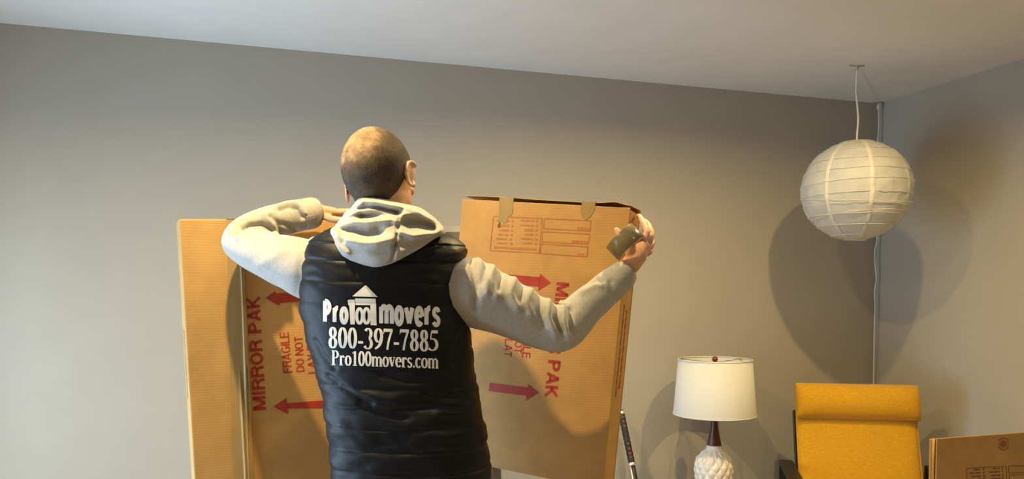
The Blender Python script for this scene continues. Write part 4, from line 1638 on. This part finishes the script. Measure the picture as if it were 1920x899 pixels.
# ------------------------------------------------------------------ flattened carton at the right
PF = Plane(at(1757, 823, 2.62), math.tan(BETA), 0.0)
fu0 = PF.uv(1757, 823)[0]
fv1 = PF.uv(1757, 823)[1]
fz0 = -PF.p0[2]
Df = 0.030
fb = PF.pt(fu0 + 0.35, fz0, -Df / 2)
fc = thing('flat_carton', 'flattened brown carton with a round stamp standing beside the yellow armchair', 'cardboard box', (fb[0], fb[1], 0))
o = mesh_obj('front_sheet', *panel(PF, fu0, fu0 + 0.70, fz0, fv1, -0.006, 0), M_CARD_R, fc)
auto_bevel(o, 0.0025)
o = mesh_obj('rear_sheet', *panel(PF, fu0 - 0.004, fu0 + 0.70, fz0, fv1 - 0.006, -Df, -0.020), M_CARD_R, fc)
auto_bevel(o, 0.003)
o = mesh_obj('folded_edge', *join([tube(np.array([PF.pt(fu0 + 0.001, z, -0.015) for z in np.linspace(fz0 + .002, fv1 - .003, 12)]), [[0.006, 0.004]] * 12, 12)]), M_CARD_R, fc, True)
A = ((1812, 879), (1886, 875), (1889, 930), (1814, 934))
R1 = ((1891, 875), (1965, 871.5), (1966, 884), (1892, 888))
R2 = ((1892, 892), (1966, 888), (1967, 902), (1893, 906))
parts = []
for q in (A, R1, R2):
    parts += px_rect(q, 1.2)
for b in (0.06, 0.17, 0.29, 0.40, 0.52, 0.64):
    s = random.uniform(0.0, 0.14)
    parts += greek(A, 0.06 + s, 0.36, b, 0.05, 0.2)
    parts += greek(A, 0.41, 0.46, b, 0.07, 0.05)
    parts += greek(A, 0.55 + s, 0.84, b, 0.05, 0.2)
    parts += greek(A, 0.89, 0.94, b, 0.07, 0.05)
decal('printed_form', parts, PF, M_INK3, fc)
parts = []
for r0, r1, a0, a1 in ((9.4, 11.4, 30, 150), (9.4, 11.6, 205, 335), (0.1, 6.5, 0, 360), (8.6, 9.4, 160, 200), (8.6, 9.4, -20, 20)):
    V, Fc = [], []
    for k in range(25):
        a = math.radians(a0 + (a1 - a0) * k / 24)
        for r in (r0, r1):
            V.append((1881.5 + r * math.cos(a), 833 - r * 1.02 * math.sin(a)))
    Fc = [(2 * k, 2 * k + 1, 2 * k + 3, 2 * k + 2) for k in range(24)]
    parts.append((V, Fc))
decal('printed_stamp', parts, PF, mat('stamp_ink', (0.255, 0.105, 0.05), 0.65, var=0.35, vscale=260), fc)

# ------------------------------------------------------------------ wrapped hilt leaning on the wall
bh_y = lambda x: CORNER[1] - math.tan(BETA) * (CORNER[0] - x)
a = at(1164, 771, 3.60)
b = at(1192, 905, 3.44)
dirv = (b - a) / np.linalg.norm(b - a)
Ltot = a[2] / -dirv[2]
sw = thing('decorative_sword', 'sword with black wrapped grip and red diamonds leaning against the wall behind the cartons', 'sword', a + dirv * Ltot)
gl = 102 / F * 3.57


def along(s0, s1, n=8):
    return np.array([a + dirv * (s0 + (s1 - s0) * k / (n - 1)) for k in range(n)])


mesh_obj('pommel', *tube(along(0.0, 0.022, 6), [0.010, 0.0135, 0.0140, 0.0140, 0.0142, 0.0135], 20), M_SILVER, sw, True)
mesh_obj('pommel_cap', *tube(along(-0.004, 0.002, 4), [0.009, 0.0125, 0.013, 0.012], 20), M_BLACKWOOD, sw, True)
mesh_obj('grip', *tube(along(0.018, gl, 60), 0.0150, 24, lambda i, th, p: 0.0013 * math.cos(i * 1.05) * math.cos(2 * th)), M_WRAP, sw, True)
side = np.cross(dirv, [0, 1, 0])
side /= np.linalg.norm(side)
frn = np.cross(side, dirv)
if frn[1] > 0:
    frn = -frn
for s in (0.036, 0.058, 0.080, 0.165, 0.188, 0.210, 0.230):
    c = a + dirv * s + frn * 0.0158
    V = [c + side * 0.009, c + dirv * 0.007 + frn * 0.0006, c - side * 0.009, c - dirv * 0.007, c + frn * 0.0018]
    mesh_obj('grip_diamond', V, [(0, 1, 4), (1, 2, 4), (2, 3, 4), (3, 0, 4)], M_REDW, sw)
mesh_obj('collar', *tube(along(gl, gl + 0.016, 6), [0.0135, 0.0155, 0.0155, 0.0155, 0.0155, 0.013], 24), M_SILVER, sw, True)
mesh_obj('scabbard', *tube(along(gl + 0.016, Ltot - 0.004, 30), 0.0125, 20), M_BLACKWOOD, sw, True)
mesh_obj('scabbard_stripe', *tube(along(gl + 0.018, Ltot - 0.03, 30) + side * -0.0085 + frn * 0.0075, [[0.005, 0.003]] * 30, 10), M_SILVER, sw, True)
